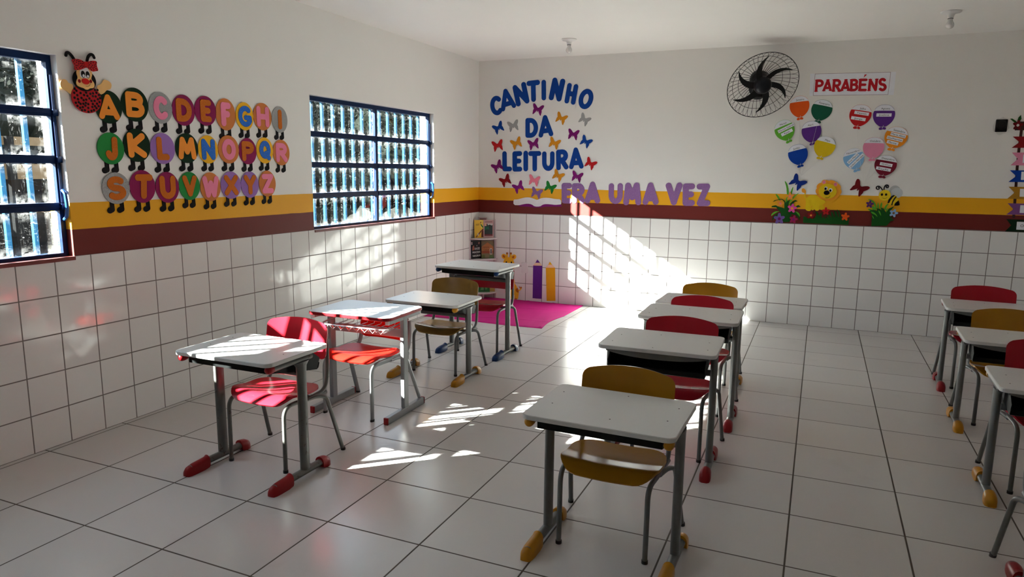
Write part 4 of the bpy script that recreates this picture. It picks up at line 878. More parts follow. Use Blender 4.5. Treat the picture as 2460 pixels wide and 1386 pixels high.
LCH = 'chairs in the window row'; MCH = 'chairs in the middle row'; RCH = 'chairs in the right row'
make_chair(1.165, -4.680, 0, M_RED, .372, .700, 'sunlit red chair under the nearest desk of the window row', steel=M_STEEL_W, group=LCH)
make_chair(1.142, -3.865, -.03, M_RED_N, .378, .610, 'bright red chair with flat grey legs under the red-edged desk', style='new', steel=M_STEEL_N, depth=.42, group=LCH)
make_chair(1.140, -2.860, .0, M_WOOD, .340, .668, 'brownish yellow chair under the low desk of the window row', group=LCH)
make_chair(1.153, -2.195, .05, M_RED, .400, .690, 'dull red chair under the tallest desk by the pink mat', group=LCH)
make_chair(2.970, -4.745, -.01, M_YEL, .345, .668, 'ochre yellow chair under the nearest desk of the middle row', group=MCH)
make_chair(3.004, -3.680, .0, M_RED, .366, .690, 'red chair behind the second desk of the middle row', group=MCH)
make_chair(3.000, -2.925, .0, M_RED, .366, .688, 'red chair behind the third desk of the middle row', group=MCH)
make_chair(2.955, -2.240, .0, M_YEL, .345, .672, 'ochre yellow chair farthest back in the middle row', group=MCH)
make_chair(4.785, -1.620, -.02, M_RED, .366, .698, 'red chair farthest back in the right row', group=RCH)
make_chair(4.785, -2.420, -.02, M_YEL, .345, .668, 'ochre yellow chair in the right row', group=RCH)
make_chair(4.765, -3.430, -.02, M_RED, .366, .690, 'red chair of the right row cut by the picture edge', group=RCH)
make_chair(4.635, -4.488, -.02, M_YEL, .345, .668, 'nearest chair of the right row, one splayed grey leg in view', group=RCH)

# ------------------------------------------------------------------ foam letters on the back wall
WORDS = {'CANTINHO': 'the arched word CANTINHO', 'DA': 'the short word DA', 'LEITURA': 'the word LEITURA', 'ERA': 'the word ERA', 'UMA': 'the word UMA', 'VEZ': 'the word VEZ'}
seen = {}
for word, ch, bl, br, tm in DATA['letters']:
    k = (word, ch); seen[k] = seen.get(k, 0) + 1
    col = 'blue' if word in ('CANTINHO', 'DA', 'LEITURA') else 'lilac'
    nth = ('second ' if seen[k] == 2 else 'first ') if k == ('CANTINHO', 'N') else ''
    lab = '%s%s foam letter %s in %s on the back wall' % (nth, 'blue' if col == 'blue' else 'purple glitter', ch, WORDS[word])
    hk = (.110 if ch == 'A' else .120) if col == 'blue' else .132
    loops = glyph_loops(ch, bl, br, tm, hk)
    o = sheet('foam_letter', BACK, loops, .0005 if col == 'blue' else .0012, .004, foam(col))
    tag(o, lab, 'letter', 'letters of ' + WORDS[word])

# ------------------------------------------------------------------ butterflies
HALF = [(.02, .10), (.07, .115), (.13, .185), (.20, .26), (.33, .365), (.43, .385), (.495, .35), (.505, .29), (.475, .16), (.40, .02), (.345, -.065), (.385, -.13), (.40, -.21), (.385, -.34), (.39, -.42), (.385, -.49), (.34, -.505), (.28, -.46), (.21, -.37), (.14, -.27), (.09, -.18), (.045, -.135), (.04, -.22), (.02, -.26)]
BFLY = HALF + [(-x, y) for x, y in reversed(HALF)]
BL = ['plum foam butterfly just under the letter T of CANTINHO', 'orange foam butterfly right of DA below the letters NH', 'silver foam butterfly under the last letter O of CANTINHO',
 'blue foam butterfly at far left under the letter C', 'silver foam butterfly between the left blue butterfly and the word DA', 'plum foam butterfly well right of the word DA',
 'blue foam butterfly at far right above LEITURA', 'bright red foam butterfly at far left above LEITURA', 'orange foam butterfly above the letter E of LEITURA', 'plum foam butterfly between DA and the T of LEITURA',
 'orange foam butterfly touching the foot of the A in DA', 'plum foam butterfly against the left side of the letter L', 'bright red foam butterfly at the right end of LEITURA', 'dark red foam butterfly below the left end of LEITURA',
 'purple foam butterfly on the edge of the yellow stripe left of the open book', 'pink foam butterfly below the letters IT of LEITURA', 'lilac glitter foam butterfly just above the open paper book', 'green foam butterfly above the right page of the open book',
 'orange foam butterfly below the letters UR of LEITURA', 'plum foam butterfly below the last A of LEITURA', 'large navy foam butterfly under the left bunch of balloons', 'large dark red foam butterfly under the right bunch of balloons']
for (col, u, v, w, h, rot), lab in zip(DATA['butterflies'], BL):
    c, s = math.cos(rot), math.sin(rot); q = w
    l = [(u + q * (c * x - s * y), v + q * (s * x + c * y)) for x, y in BFLY]
    o = sheet('foam_butterfly', BACK, [smooth_poly(l, 1)], .0052 if 'touch' in lab or 'UR' in lab or 'against' in lab else .0056 if 'large' in lab else .001, .0025, foam(col))
    tag(o, lab, 'butterfly', 'foam butterflies' if 'large' not in lab else 'large balloon butterflies')

# open paper book under the butterflies
r = wall_root('paper_book', BACK, .62, 1.12, 'open white paper book with a purple cover on the red and yellow stripes', 'book cutout')
sheet('cover', BACK, [DATA['book_cover']], .0008, .003, foam('plum'), r)
tag(sheet('pages', BACK, [smooth_poly(DATA['book_white'], 1)], .004, .0025, foam('white'), r), 'white wavy pages')

# ------------------------------------------------------------------ alphabet caterpillar on the left wall
ACOL = {'A': ('dark_green', 'letter_orange'), 'C': ('silver', 'letter_pink'), 'D': ('wine_pink', 'rust'), 'F': ('terracotta', 'letter_pink'), 'G': ('yellow', 'letter_blue'), 'I': ('silver', 'rust'), 'J': ('mid_green', 'rust'), 'L': ('mauve_purple', 'rust')}
for a, b in (('B', 'A'), ('K', 'A'), ('M', 'A'), ('E', 'D'), ('P', 'D'), ('T', 'D'), ('U', 'D'), ('H', 'F'), ('O', 'F'), ('R', 'F'), ('W', 'F'), ('Z', 'F'), ('N', 'G'), ('Q', 'G'), ('S', 'I'), ('V', 'J'), ('X', 'L'), ('Y', 'L')): ACOL[a] = ACOL[b]
CN = {'dark_green': 'dark green', 'letter_orange': 'orange', 'silver': 'silver glitter', 'letter_pink': 'pink', 'wine_pink': 'wine red', 'rust': 'rust glitter', 'terracotta': 'terracotta', 'yellow': 'yellow', 'letter_blue': 'blue', 'mid_green': 'green', 'mauve_purple': 'purple'}
LW = {'I': .2, 'M': .78, 'W': .80, 'E': .5, 'F': .5, 'L': .5, 'J': .52, 'O': .66, 'Q': .66, 'G': .74, 'A': .76, 'C': .62}
for i, (ch, u, v, ru, rv) in enumerate(DATA['alphabet']):
    row = 0 if i < 9 else 1 if i < 18 else 2; base = .0006 + .0006 * row; c1, c2 = ACOL[ch]
    r = wall_root('alphabet_disc', LEFT, u, v - rv, '%s foam disc with black feet and the %s letter %s' % (CN[c1], CN[c2], ch), 'alphabet letter', 'alphabet discs on the left wall')
    for sgn, px in ((-1, -.36), (1, .34)):
        st = [(u + px * ru, v - rv * .80), (u + (px + .02) * ru, v - rv * 1.30)]; sh_ = [(u + (px - .02) * ru, v - rv * 1.33), (u + (px - .17) * ru, v - rv * 1.39)]
        l = strokes_outline([st, sh_], .0125, radii=[.0125, .0165])
        sheet('foot', LEFT, l, base, .003, foam('black'), r)
    sheet('disc', LEFT, [ellipse((u, v, 2 * ru, 2 * rv, 0), 40)], base + .0032, .0035, foam(c1), r)
    H = 1.50 * rv; Wd = 2 * ru * LW.get(ch, .68) * (1 if ch in 'I' else 1.0)
    rot = {'J': -.05, 'T': -.08, 'A': .04, 'K': .03}.get(ch, 0.0)
    bl = (u - Wd / 2, v - H / 2); br = (u + Wd / 2, v - H / 2); tm = (u - rot * H, v + H / 2)
    tag(sheet('letter', LEFT, glyph_loops(ch, bl, br, tm, {'A': .122, 'G': .122, 'B': .128}.get(ch, .134)), base + .0069, .003, foam(c2), r), None)

# ------------------------------------------------------------------ ladybird heading the alphabet
Ld = DATA['lady']
r = wall_root('foam_ladybird', LEFT, -4.83, 1.74, 'foam ladybird with a spotted bow and raised arms beside the near window', 'wall figure')
def dots(pl, pts, d, c0, mat, parent, name='spots'):
    mb = MB(); org = ROOT[parent.name]
    for u, v, *_ in pts: add_sheet(mb, pl, [ellipse((u, v, d, d, 0), 10)], c0, .0006, 0, org)
    return mb.build(name, mat, parent, fix=False)
for a in Ld['arms']: sheet('arm', LEFT, [smooth_poly(a, 1)], .0075, .003, foam('skin'), r)
for a in Ld['ant']: sheet('antenna', LEFT, strokes_outline([smooth_line(a)], .0072), .0075, .004, foam('black'), r)
bd = sheet('body', LEFT, [ellipse(Ld['body'], 44)], 0.0105, .004, foam('lady_red'), r)
sp = DATA['spots']; mb = MB()
for s in sp: add_sheet(mb, LEFT, [ellipse((s[0], s[1], .0135, .0135, 0), 10)], 0.0145, .0005, 0, ROOT[r.name])
mb.build('spots', foam('black'), r, fix=False)
sheet('head', LEFT, [ellipse(Ld['head'], 40)], 0.0151, .004, foam('black'), r)
fc = sheet('face', LEFT, [smooth_poly(Ld['face'], 1)], 0.0192, .003, foam('skin'), r)
sheet('eye_patch', LEFT, [smooth_poly(Ld['eyepatch'], 1)], 0.0223, .002, foam('white'), r)
for a in Ld['eyes']: sheet('eye', LEFT, [ellipse(a, 24)], 0.0244, .0012, foam('black'), r)
for a in Ld['pupils']: sheet('eye_light', LEFT, [ellipse(a, 16)], 0.0257, .0008, foam('white'), r)
sheet('nose', LEFT, [ellipse(Ld['nose'], 24)], 0.0224, .004, foam('nose_red'), r)
for a in Ld['cheeks']: sheet('cheek', LEFT, [ellipse(a, 16)], 0.0223, .0012, foam('wine'), r)
sheet('mouth', LEFT, strokes_outline([smooth_line(Ld['smile'])], .0009), 0.0223, .0006, foam('brown'), r)
bw = sheet('bow', LEFT, [smooth_poly(Ld['bow'], 1)], 0.0267, .006, foam('lady_red'), r)
rb = random.Random(3); bp = []
xs = [p[0] for p in Ld['bow']]; zs_ = [p[1] for p in Ld['bow']]; bow_s = smooth_poly(Ld['bow'], 1)
while len(bp) < 46:
    q = (rb.uniform(min(xs), max(xs)), rb.uniform(min(zs_), max(zs_)))
    if all(inside((q[0] + dx, q[1] + dz), bow_s) for dx, dz in ((.003, 0), (-.003, 0), (0, .003), (0, -.003))) and all(math.hypot(q[0] - p[0], q[1] - p[1]) > .009 for p in bp): bp.append(q)
mb = MB()
for u, v in bp: add_sheet(mb, LEFT, [ellipse((u, v, .0062, .0062, 0), 8)], 0.0327, .0004, 0, ROOT[r.name])
mb.build('bow_spots', foam('black'), r, fix=False)
sheet('bow_knot', LEFT, [ellipse(Ld['knot'], 20)], 0.0332, .004, foam('red'), r)

# ------------------------------------------------------------------ birthday poster and balloons
r = wall_root('birthday_poster', BACK, 3.84, 2.20, 'white paper strip printed PARABENS in red inside a thin frame', 'poster')
ps = sheet('paper', BACK, [DATA['poster']], .0006, .0006, foam('paper'), r)
fr = DATA['poster_frame']; fw = .0022; mb = MB()
for a, b in zip(fr, fr[1:] + fr[:1]):
    d = Vector((b[0] - a[0], b[1] - a[1])).normalized(); nn = Vector((-d.y, d.x)) * fw / 2
    add_sheet(mb, BACK, [[(a[0] - nn.x, a[1] - nn.y), (b[0] - nn.x, b[1] - nn.y), (b[0] + nn.x, b[1] + nn.y), (a[0] + nn.x, a[1] + nn.y)]], .0013, .0003, 0, ROOT[r.name])
mb.build('printed_frame', foam('maroon'), r, fix=False)
SERIF = {'P': [(0, 1), (0, 0)], 'A': [(.5, 1), (0, 0), (1, 0)], 'R': [(0, 1), (0, 0), (1, 0)], 'B': [(0, 1), (0, 0)], 'E': [(0, 0), (0, 1)], 'N': [(0, 1), (0, 0), (1, 1)], 'S': []}
for ch, bl, br, tm in DATA['poster_letters']:
    bl, br, tm = np.array(bl), np.array(br), np.array(tm); ax = br - bl; ay = tm - (bl + br) / 2; H = float(np.linalg.norm(ay)); W = float(np.linalg.norm(ax))
    rr = .108 * H; mb = MB(); mx, my = rr / W, rr / H * .75
    st = [[tuple(bl + ax * (mx + x * (1 - 2 * mx)) + ay * (my + y * (1 - 2 * my))) for x, y in s] for s in GLYPH[ch]]
    add_sheet(mb, BACK, strokes_outline(st, rr), .0013, .0003, 0, ROOT[r.name])
    for sx, sy in SERIF[ch]:
        p = bl + ax * (mx + sx * (1 - 2 * mx)) + ay * sy; d = ax / W; e = ay / H * (1 if sy == 0 else -1); q = .16 * H
        add_sheet(mb, BACK, [[tuple(p - d * q), tuple(p + d * q), tuple(p + d * .10 * H + e * .12 * H), tuple(p - d * .10 * H + e * .12 * H)]], .0016, .0002, 0, ROOT[r.name])
    mb.build('printed_letter', foam('print_red'), r, fix=False)
sheet('accent', BACK, [DATA['acute']], .0013, .0003, foam('print_red'), r)

PEAR = [(0, .50), (.16, .485), (.31, .425), (.42, .32), (.48, .19), (.50, .06), (.475, -.08), (.41, -.21), (.31, -.32), (.20, -.40), (.09, -.455)]
PEAR = PEAR + [(-x, y) for x, y in reversed(PEAR[1:])]
KNOT = [(.06, -.44), (.14, -.475), (.17, -.53), (.12, -.575), (.03, -.55), (-.05, -.58), (-.14, -.575), (-.175, -.53), (-.13, -.475), (-.06, -.44)]
BN = {'orange_red': 'orange red', 'dark_green': 'dark green', 'light_green': 'light green', 'violet': 'violet', 'gold': 'yellow', 'royal_blue': 'royal blue', 'scarlet': 'red', 'tangerine': 'orange', 'sky_blue': 'light blue', 'rose': 'pink', 'burgundy': 'burgundy'}
NAMEPOS = {'Março': [(.10, .87, .10), (-.10, .60, .06)], 'Julho': [(.13, .66, .04), (-.12, .66, -.04)], 'Agosto': [(.06, .68, .0)], 'Setembro': [(.15, .66, .06), (-.035, .70, -.02), (-.22, .50, -.05)], 'Novembro': [(.05, .66, -.04), (-.10, .92, .10)], 'Dezembro': [(.07, .56, .02), (-.15, .66, -.04)]}
for bi, (mon, col, u, v, w, h, rot, names) in enumerate(DATA['balloons']):
    r = wall_root('paper_balloon', BACK, u, v, '%s paper balloon printed %s%s' % (BN[col], mon, {0: '', 1: ' with one name strip', 2: ' with two name strips', 3: ' with three name strips'}[len(names)]), 'paper balloon', 'birthday month balloons')
    base = .0022 + .0030 * (bi % 6 if mon not in ('Outubro', 'Dezembro', 'Novembro') else {'Novembro': 1, 'Outubro': 3, 'Dezembro': 5}[mon]); c, s = math.cos(rot), math.sin(rot)
    T = lambda x, y: (u + c * x * w - s * y * h, v + s * x * w + c * y * h)
    fcol = 'forest' if col == 'dark_green' else col
    body = [p for p in smooth_poly(PEAR, 1)]
    def sag(x): return .215 + .05 * (x * x) * -1 + .03
    low = [p for p in body if p[1] < sag(p[0])]; up = [p for p in body if p[1] >= sag(p[0])]
    k0 = next(i for i in range(len(body)) if body[i][1] >= sag(body[i][0]) and body[i - 1][1] < sag(body[i - 1][0]))
    ring = body[k0:] + body[:k0]; nu = len(up); upp = ring[:nu]; loww = ring[nu:]
    xa, xb = upp[0][0], upp[-1][0]
    cut = [(xa + (xb - xa) * t / 8, sag(xa + (xb - xa) * t / 8)) for t in range(9)]
    sheet('body', BACK, [[T(*p) for p in loww + cut]], base, .0012, foam(fcol), r)
    sheet('month_label', BACK, [[T(*p) for p in upp + cut[::-1]]], base, .0012, foam('paper'), r)
    ml = [BACK.at(*T(*p), base + .0012) - ROOT[r.name] for p in upp]; mb = MB(); mb.tube(ml, .0008, 4); mb.build('label_outline', foam(fcol if mon not in ('Maio', 'Novembro') else 'wing_dark'), r)
    tx, ty = T(.04 if mon not in ('Abril', 'Junho') else -.02, .335)
    text_piece('lettering', BACK, mon, tx, ty, .0172, rot, base + .0012, foam('ink'), r)
    sheet('knot', BACK, [[T(*p) for p in smooth_poly(KNOT, 1)]], base, .0022, foam(fcol), r)
    for k, nm in enumerate(names):
        dy, wd, dx = NAMEPOS[mon][k]; er = rot if mon != 'Novembro' else rot + .55
        er += {'Março': .07}.get(mon, 0)
        cx, cy = T(dx, dy if mon != 'Novembro' else dy); tw, th_ = wd * w, .14 * h
        ce, se = math.cos(er), math.sin(er)
        tg = sheet('name_tag', BACK, [[(cx + ce * a * tw / 2 - se * b * th_ / 2, cy + se * a * tw / 2 + ce * b * th_ / 2) for a, b in ((-1, -1), (1, -1), (1, 1), (-1, 1))]], base + .0013, .0006, foam('paper'), r)
        ROOT[tg.name] = ROOT[r.name]
        text_piece('lettering', BACK, nm, cx, cy, .0150, er, base + .002, foam('ink'), tg, width=tw * min(.90, .105 * len(nm) + .05))
    # tied thread running down to the gathering point
    end = DATA['string_ends'][0 if bi < 6 else 1]; kx, ky = T(0, -.46); org = ROOT[r.name]; mb = MB()
    pts = []
    for t in range(11):
        q = t / 10; pts.append(BACK.at(kx + (end[0] - kx) * q + .012 * math.sin(PI * q) * (1 if kx > end[0] else -1), ky + (end[1] - ky) * q, base + .003 + ((.0235 if mon in ('Fevereiro', 'Julho') else .0011) - base - .003) * min(1, q * 6)) - org)
    mb.tube(pts, .0009, 5)
    a0, b0 = T(-.13, -.455), T(.15, -.44); mb.tube([BACK.at(*a0, base + .003) - org, BACK.at(*b0, base + .0032) - org], .0013, 5)
    a0, b0 = T(.03, -.38), T(.0, -.50); mb.tube([BACK.at(*a0, base + .0022) - org, BACK.at(*b0, base + .0035) - org], .0013, 5)
    mb.build('thread', foam('thread'), r)

# ------------------------------------------------------------------ animals, flowers, grass on the stripes
def flower(pl, spec, c0, parent):
    col, cc, *a = spec
    f = sheet('flower', pl, [star(a)], c0, .003, foam(col), parent); ROOT[f.name] = ROOT[parent.name]
    sheet('flower_centre', pl, [ellipse((a[0], a[1], a[2] * .26, a[3] * .26, 0), 16)], c0 + .003, .0018, foam(cc), f)
    return f
Li = DATA['lion']
r = wall_root('foam_lion', BACK, 3.52, 1.15, 'yellow foam lion with an orange mane standing over the low grass strip', 'wall figure')
sheet('rear_legs', BACK, [smooth_poly(Li['rearlegs'], 1)], .0006, .003, foam('lion_yellow'), r); sheet('front_leg', BACK, [smooth_poly(Li['frontleg'], 1)], .0006, .003, foam('lion_yellow'), r)
sheet('tail', BACK, strokes_outline([smooth_line(Li['tail'])], .0055), .0006, .003, foam('lion_yellow'), r); sheet('tail_tuft', BACK, [smooth_poly(Li['tuft'], 1)], .0037, .002, foam('mane'), r)
sheet('body', BACK, [smooth_poly(Li['body'], 1)], .0037, .003, foam('lion_yellow'), r)
m = Li['mane_c']; mane = []
for k in range(90):
    t = 2 * PI * k / 90; rr = .5 * (.90 + .10 * abs(math.cos(4.5 * t)) ** .6); x, y = m[2] * rr * math.cos(t), m[3] * rr * math.sin(t); c, s = math.cos(m[4]), math.sin(m[4]); mane.append((m[0] + c * x - s * y, m[1] + s * x + c * y))
sheet('mane', BACK, [mane], .0068, .003, foam('mane'), r)
for a, b in zip(Li['ears'], Li['inner']):
    sheet('ear', BACK, [ellipse(a, 24)], .0099, .002, foam('ear_orange'), r); sheet('inner_ear', BACK, [ellipse(b, 20)], .012, .001, foam('letter_pink'), r)
sheet('face', BACK, [ellipse(Li['face'], 40)], .0131, .003, foam('lion_yellow'), r)
for a, b in zip(Li['eyes'], Li['pupils']):
    sheet('eye', BACK, [ellipse(a, 20)], .0162, .001, foam('white'), r); sheet('pupil', BACK, [ellipse(b, 16)], .0173, .0008, foam('black'), r)
sheet('nose', BACK, [ellipse(Li['nose'], 24)], .0182, .003, foam('black'), r); sheet('mouth', BACK, strokes_outline([smooth_line(Li['mouth'])], .0014), .0162, .0006, foam('black'), r)

Bu = DATA['bush']
r = wall_root('foam_bush', BACK, 3.30, 1.01, 'dark green foam bush with five flowers left of the lion', 'wall figure')
for k, (col, pl_) in enumerate(Bu['blades']): sheet('leaf_blade', BACK, [smooth_poly(pl_, 1)], .0006 + .0002 * k, .002, foam('leaf'), r)
for k, pl_ in enumerate(Bu['body']): sheet('foliage', BACK, [pl_], .004, .003, foam('bush'), r)
for f in Bu['flowers']: flower(BACK, f, .0071, r)
r = wall_root('foam_grass', BACK, 3.52, 1.01, 'low dark green foam grass strip with three red and orange flowers under the lion', 'wall figure')
sheet('blades', BACK, [DATA['grass']['body']], .0071, .003, foam('bush'), r)
for f in DATA['grass']['flowers']: flower(BACK, f, .0102, r)
r = wall_root('foam_bush', BACK, 4.12, 1.01, 'green foam bush with a purple and a pale blue flower under the bee', 'wall figure')
for k, (col, pl_) in enumerate(DATA['bush2']['blades']): sheet('leaf_blade', BACK, [smooth_poly(pl_, 1)], .0090, .002, foam('leaf'), r)
sheet('foliage', BACK, [DATA['bush2']['body']], .0111, .003, foam('bush'), r)
for q in DATA['bush2']['over']: sheet('leaf_blade', BACK, [smooth_poly(q, 1)], .0142, .0015, foam('leaf'), r)
for f in DATA['bush2']['flowers']: flower(BACK, f, .0158, r)
Be = DATA['bee']
r = wall_root('foam_bee', BACK, 4.20, 1.17, 'yellow and black foam bee with grey wings and curled antennae', 'wall figure')
sheet('wing', BACK, [ellipse(Be['wing_back'], 36)], .0006, .002, foam('wing_dark'), r); sheet('wing', BACK, [ellipse(Be['wing'], 36)], .0027, .002, foam('wing'), r)
sheet('body', BACK, [smooth_poly(Be['body'], 1)], .0048, .002, foam('bee_yellow'), r)
for q in Be['stripes']: sheet('stripe', BACK, [q], .0069, .0008, foam('black'), r)
for q in Be['ant']: sheet('antenna', BACK, strokes_outline([smooth_line(q)], .0046), .0027, .003, foam('black'), r)
sheet('face', BACK, [ellipse(Be['face'], 36)], .0078, .002, foam('bee_yellow'), r)
for q in Be['eyes']: sheet('eye', BACK, [ellipse(q, 16)], .0099, .0008, foam('black'), r)
sheet('mouth', BACK, strokes_outline([smooth_line(Be['mouth'])], .0012), .0099, .0005, foam('black'), r)

# ------------------------------------------------------------------ ribbon chart running out of the picture on the right
r = wall_root('ribbon_chart', BACK, 5.25, 1.01, 'hanging chart of coloured ribbons with white labels at the right picture edge', 'wall chart')
st = DATA['strap']; sheet('strap', BACK, strokes_outline([st], .0105), .0006, .002, foam('strap'), r)
hd = DATA['header']; sheet('header', BACK, [[hd[1], (hd[1][0] + .36, hd[1][1]), (hd[0][0] + .36, hd[0][1]), hd[0]]], .003, .003, foam('strap'), r)
for q in DATA['hleaves']: sheet('leaf', BACK, [q], .0061, .002, foam('bush'), r)
flower(BACK, ['maroon', 'white'] + DATA['hflower'], .0082, r)
for k, (col, a, b, n_) in enumerate(DATA['ribbons']):
    L_ = .40
    rb_ = sheet('ribbon', BACK, [[b, (b[0] + L_, b[1]), (a[0] + L_ - .02, a[1]), a, n_]], .003, .003, foam(col), r)
    if k:
        t, bb = DATA['ribbon_labels'][k - 1]; ROOT[rb_.name] = ROOT[r.name]
        lb_ = sheet('label', BACK, [[bb, (bb[0] + .25, bb[1]), (bb[0] + .25, t[1]), t]], .0061, .0006, foam('paper'), rb_)
u, v = DATA['ob']; text_piece('lettering', BACK, 'OB', u + .008, v, .022, 0, .0067, foam('ink'), r)

# black bell push on the wall
r = wall_root('wall_speaker', BACK, 5.046, 1.86, 'small black square speaker on a plaster patch left of the ribbon chart', 'speaker')
o_ = ROOT[r.name]; b = MB(); b.cbox((5.046 - o_.x, -.010, 1.914 - o_.z), (.086, .018, .106), 0, .006); b.build('housing', M_BLACKPL, r)
b = MB(); b.tube([(5.046 - o_.x + .034 * math.cos(t), -.0195, 1.918 - o_.z + .036 * math.sin(t)) for t in (2 * PI * k / 28 for k in range(28))], .003, 6, closed=True)
b.lathe([(.032, -.0185), (.02, -.022), (.002, -.023)], 20, tf=lambda a, q, z: (5.046 - o_.x + a, z, 1.918 - o_.z + q)); b.build('grille', M_FANBLK, r)
b = MB(); rp = random.Random(8); b.prism([(5.046 - o_.x + .062 * (1 + .12 * rp.uniform(-1, 1)) * math.cos(t) * (1.0), 1.912 - o_.z + .072 * (1 + .12 * rp.uniform(-1, 1)) * math.sin(t)) for t in (2 * PI * k / 26 for k in range(26))], 0, .0012, tf=lambda x, y, z: (x, -z - .0002, y)); b.build('plaster_patch', plain('plaster', (.70, .68, .65, 1), .8, .05), r)

# ------------------------------------------------------------------ wall fan
fc_ = Vector((3.086, -.285, 2.289)); n_ = Vector((.361, -.746, -.559)).normalized(); R_ = .327
fan = empty('wall_fan', (3.02, 0, 2.30), 0, 'black wall fan with a round wire cage and six curved blades', 'fan'); o_ = Vector(fan.location)
ex_ = Vector((0, 0, 1)).cross(n_).normalized(); ey_ = n_.cross(ex_).normalized()
FP = Plane(fc_ - o_, ex_, ey_, n_)
b = MB()
def ringpts(rad, c, n=72): return [FP.at(rad * math.cos(2 * PI * k / n), rad * math.sin(2 * PI * k / n), c) for k in range(n)]
b.tube(ringpts(R_, 0), .0034, 6, closed=True)
for q, c in ((.265, -.055), (.205, -.085)): b.tube(ringpts(q, c), .0022, 5, closed=True)
NS = 40
for k in range(NS):
    t0 = 2 * PI * k / NS; dt = 2 * PI / NS * .5; P = []
    for q in range(23):
        e = q / 11 - 1; m_ = abs(e)                  # out to the rim in a round loop and back again
        rad = .09 + (R_ - .004 - .09) * (1 - m_ ** 2.4); c = -.105 + .105 * ((rad - .09) / (R_ - .094)) ** 1.5
        ang = t0 + dt * 1.15 * (1 if e > 0 else -1) * min(1, m_ * 1.7) ** .8 * (.62 + .38 * rad / R_); P.append(FP.at(rad * math.cos(ang), rad * math.sin(ang), c))
    b.tube(P, .0016, 4, caps=False)
b.tube(ringpts(.09, -.105, 36), .004, 5, closed=True)
b.build('wire_cage', M_WIRE, fan, fix=False)
b = MB(); tfn = lambda a, q, z: FP.at(a, q, z)
b.lathe([(.02, -.19), (.065, -.185), (.082, -.15), (.085, -.11), (.078, -.05), (.06, -.045)], 28, tf=tfn); b.build('motor', M_FANBLK, fan)
b = MB(); b.lathe([(.079, -.045), (.082, -.02), (.080, .01), (.068, .032), (.045, .046), (.018, .052), (.002, .053)], 32, tf=tfn); b.build('hub', plain('fan_hub', (.006, .007, .011, 1), .3, .1, spec=.2), fan)
for k in range(6):
    t0 = math.radians(119 - 60 * k); b = MB(); V = []; ns = 10
    for q in range(ns + 1):
        a = q / ns; rad = .06 + .225 * a; ang = t0 - .55 * a ** 1.6 + .10
        wd = (.021 * (1 - a) ** .7 + .007 + .006 * math.sin(PI * min(1, a * 1.1))) * (1 if a < .97 else .5)
        for sgn in (-1, 1):
            tw = .5 * (1 - .6 * a)
            p = (rad * math.cos(ang) - sgn * wd * math.sin(ang), rad * math.sin(ang) + sgn * wd * math.cos(ang)); V.append((p[0], p[1], -.012 + sgn * wd * tw * .6))
    A = [FP.at(*p) for p in V]; B_ = [FP.at(p[0], p[1], p[2] - .003) for p in V]; n = len(V); F = []
    for q in range(ns):
        i = 2 * q; F += [(i, i + 2, i + 3, i + 1), (n + i + 1, n + i + 3, n + i + 2, n + i), (i, n + i, n + i + 2, i + 2), (i + 1, i + 3, n + i + 3, n + i + 1)]
    F += [(0, 1, n + 1, n), (n - 2, 2 * n - 2, 2 * n - 1, n - 1)]
    b.add(A + B_, F, 0, True); b.build('blade', M_FANBLK, fan)
mc = FP.at(0, 0, -.14)
b = MB(); b.lathe([(.085, 0), (.085, .012), (.06, .03), (.03, .045)], 24, tf=lambda a, q, z: (a, -z, q)); b.tube([(0, -.04, 0), (mc.x * .6, mc.y * .7, mc.z * .7), tuple(mc)], .026, 10); b.build('wall_mount', M_FANBLK, fan)
b = MB(); b.lathe([(.012, 0), (.05, .005), (.062, .05), (.055, .10), (.03, .12), (.01, .122)], 20, tf=lambda a, q, z: tuple(mc + Vector((a, q + .03, -.10 - z * .9 + .02)))); b.build('gear_housing', M_FANBLK, fan)

# ------------------------------------------------------------------ ceiling lamp holders
def lamp(x, y, label, bulb=True):
    r = empty('ceiling_lamp', (x, y, CZ), 0, label, 'ceiling lamp', 'bare bulb holders on the ceiling')
    b = MB(); b.lathe([(.070, 0), (.071, -.006), (.064, -.012), (.040, -.016), (.028, -.022), (.022, -.036), (.0205, -.050)], 28); b.build('holder', M_WHITEPL, r)
    b = MB(); b.lathe([(.019, -.049), (.019, -.054)], 20); b.build('contact_ring', M_RUBBER, r)
    b = MB(); b.lathe([(.016, -.053), (.0155, -.060), (.018, -.072), (.024, -.082), (.0285, -.094), (.0285, -.104), (.023, -.116), (.013, -.123), (.002, -.125)], 24); b.build('bulb', plain('bulb_glass', (.72, .70, .68, 1), .08, .01), r)
lamp(1.394, -.925, 'white bulb holder with a bare bulb on the ceiling near the reading corner'); lamp(4.453, -1.01, 'white bulb holder on the ceiling toward the right side')

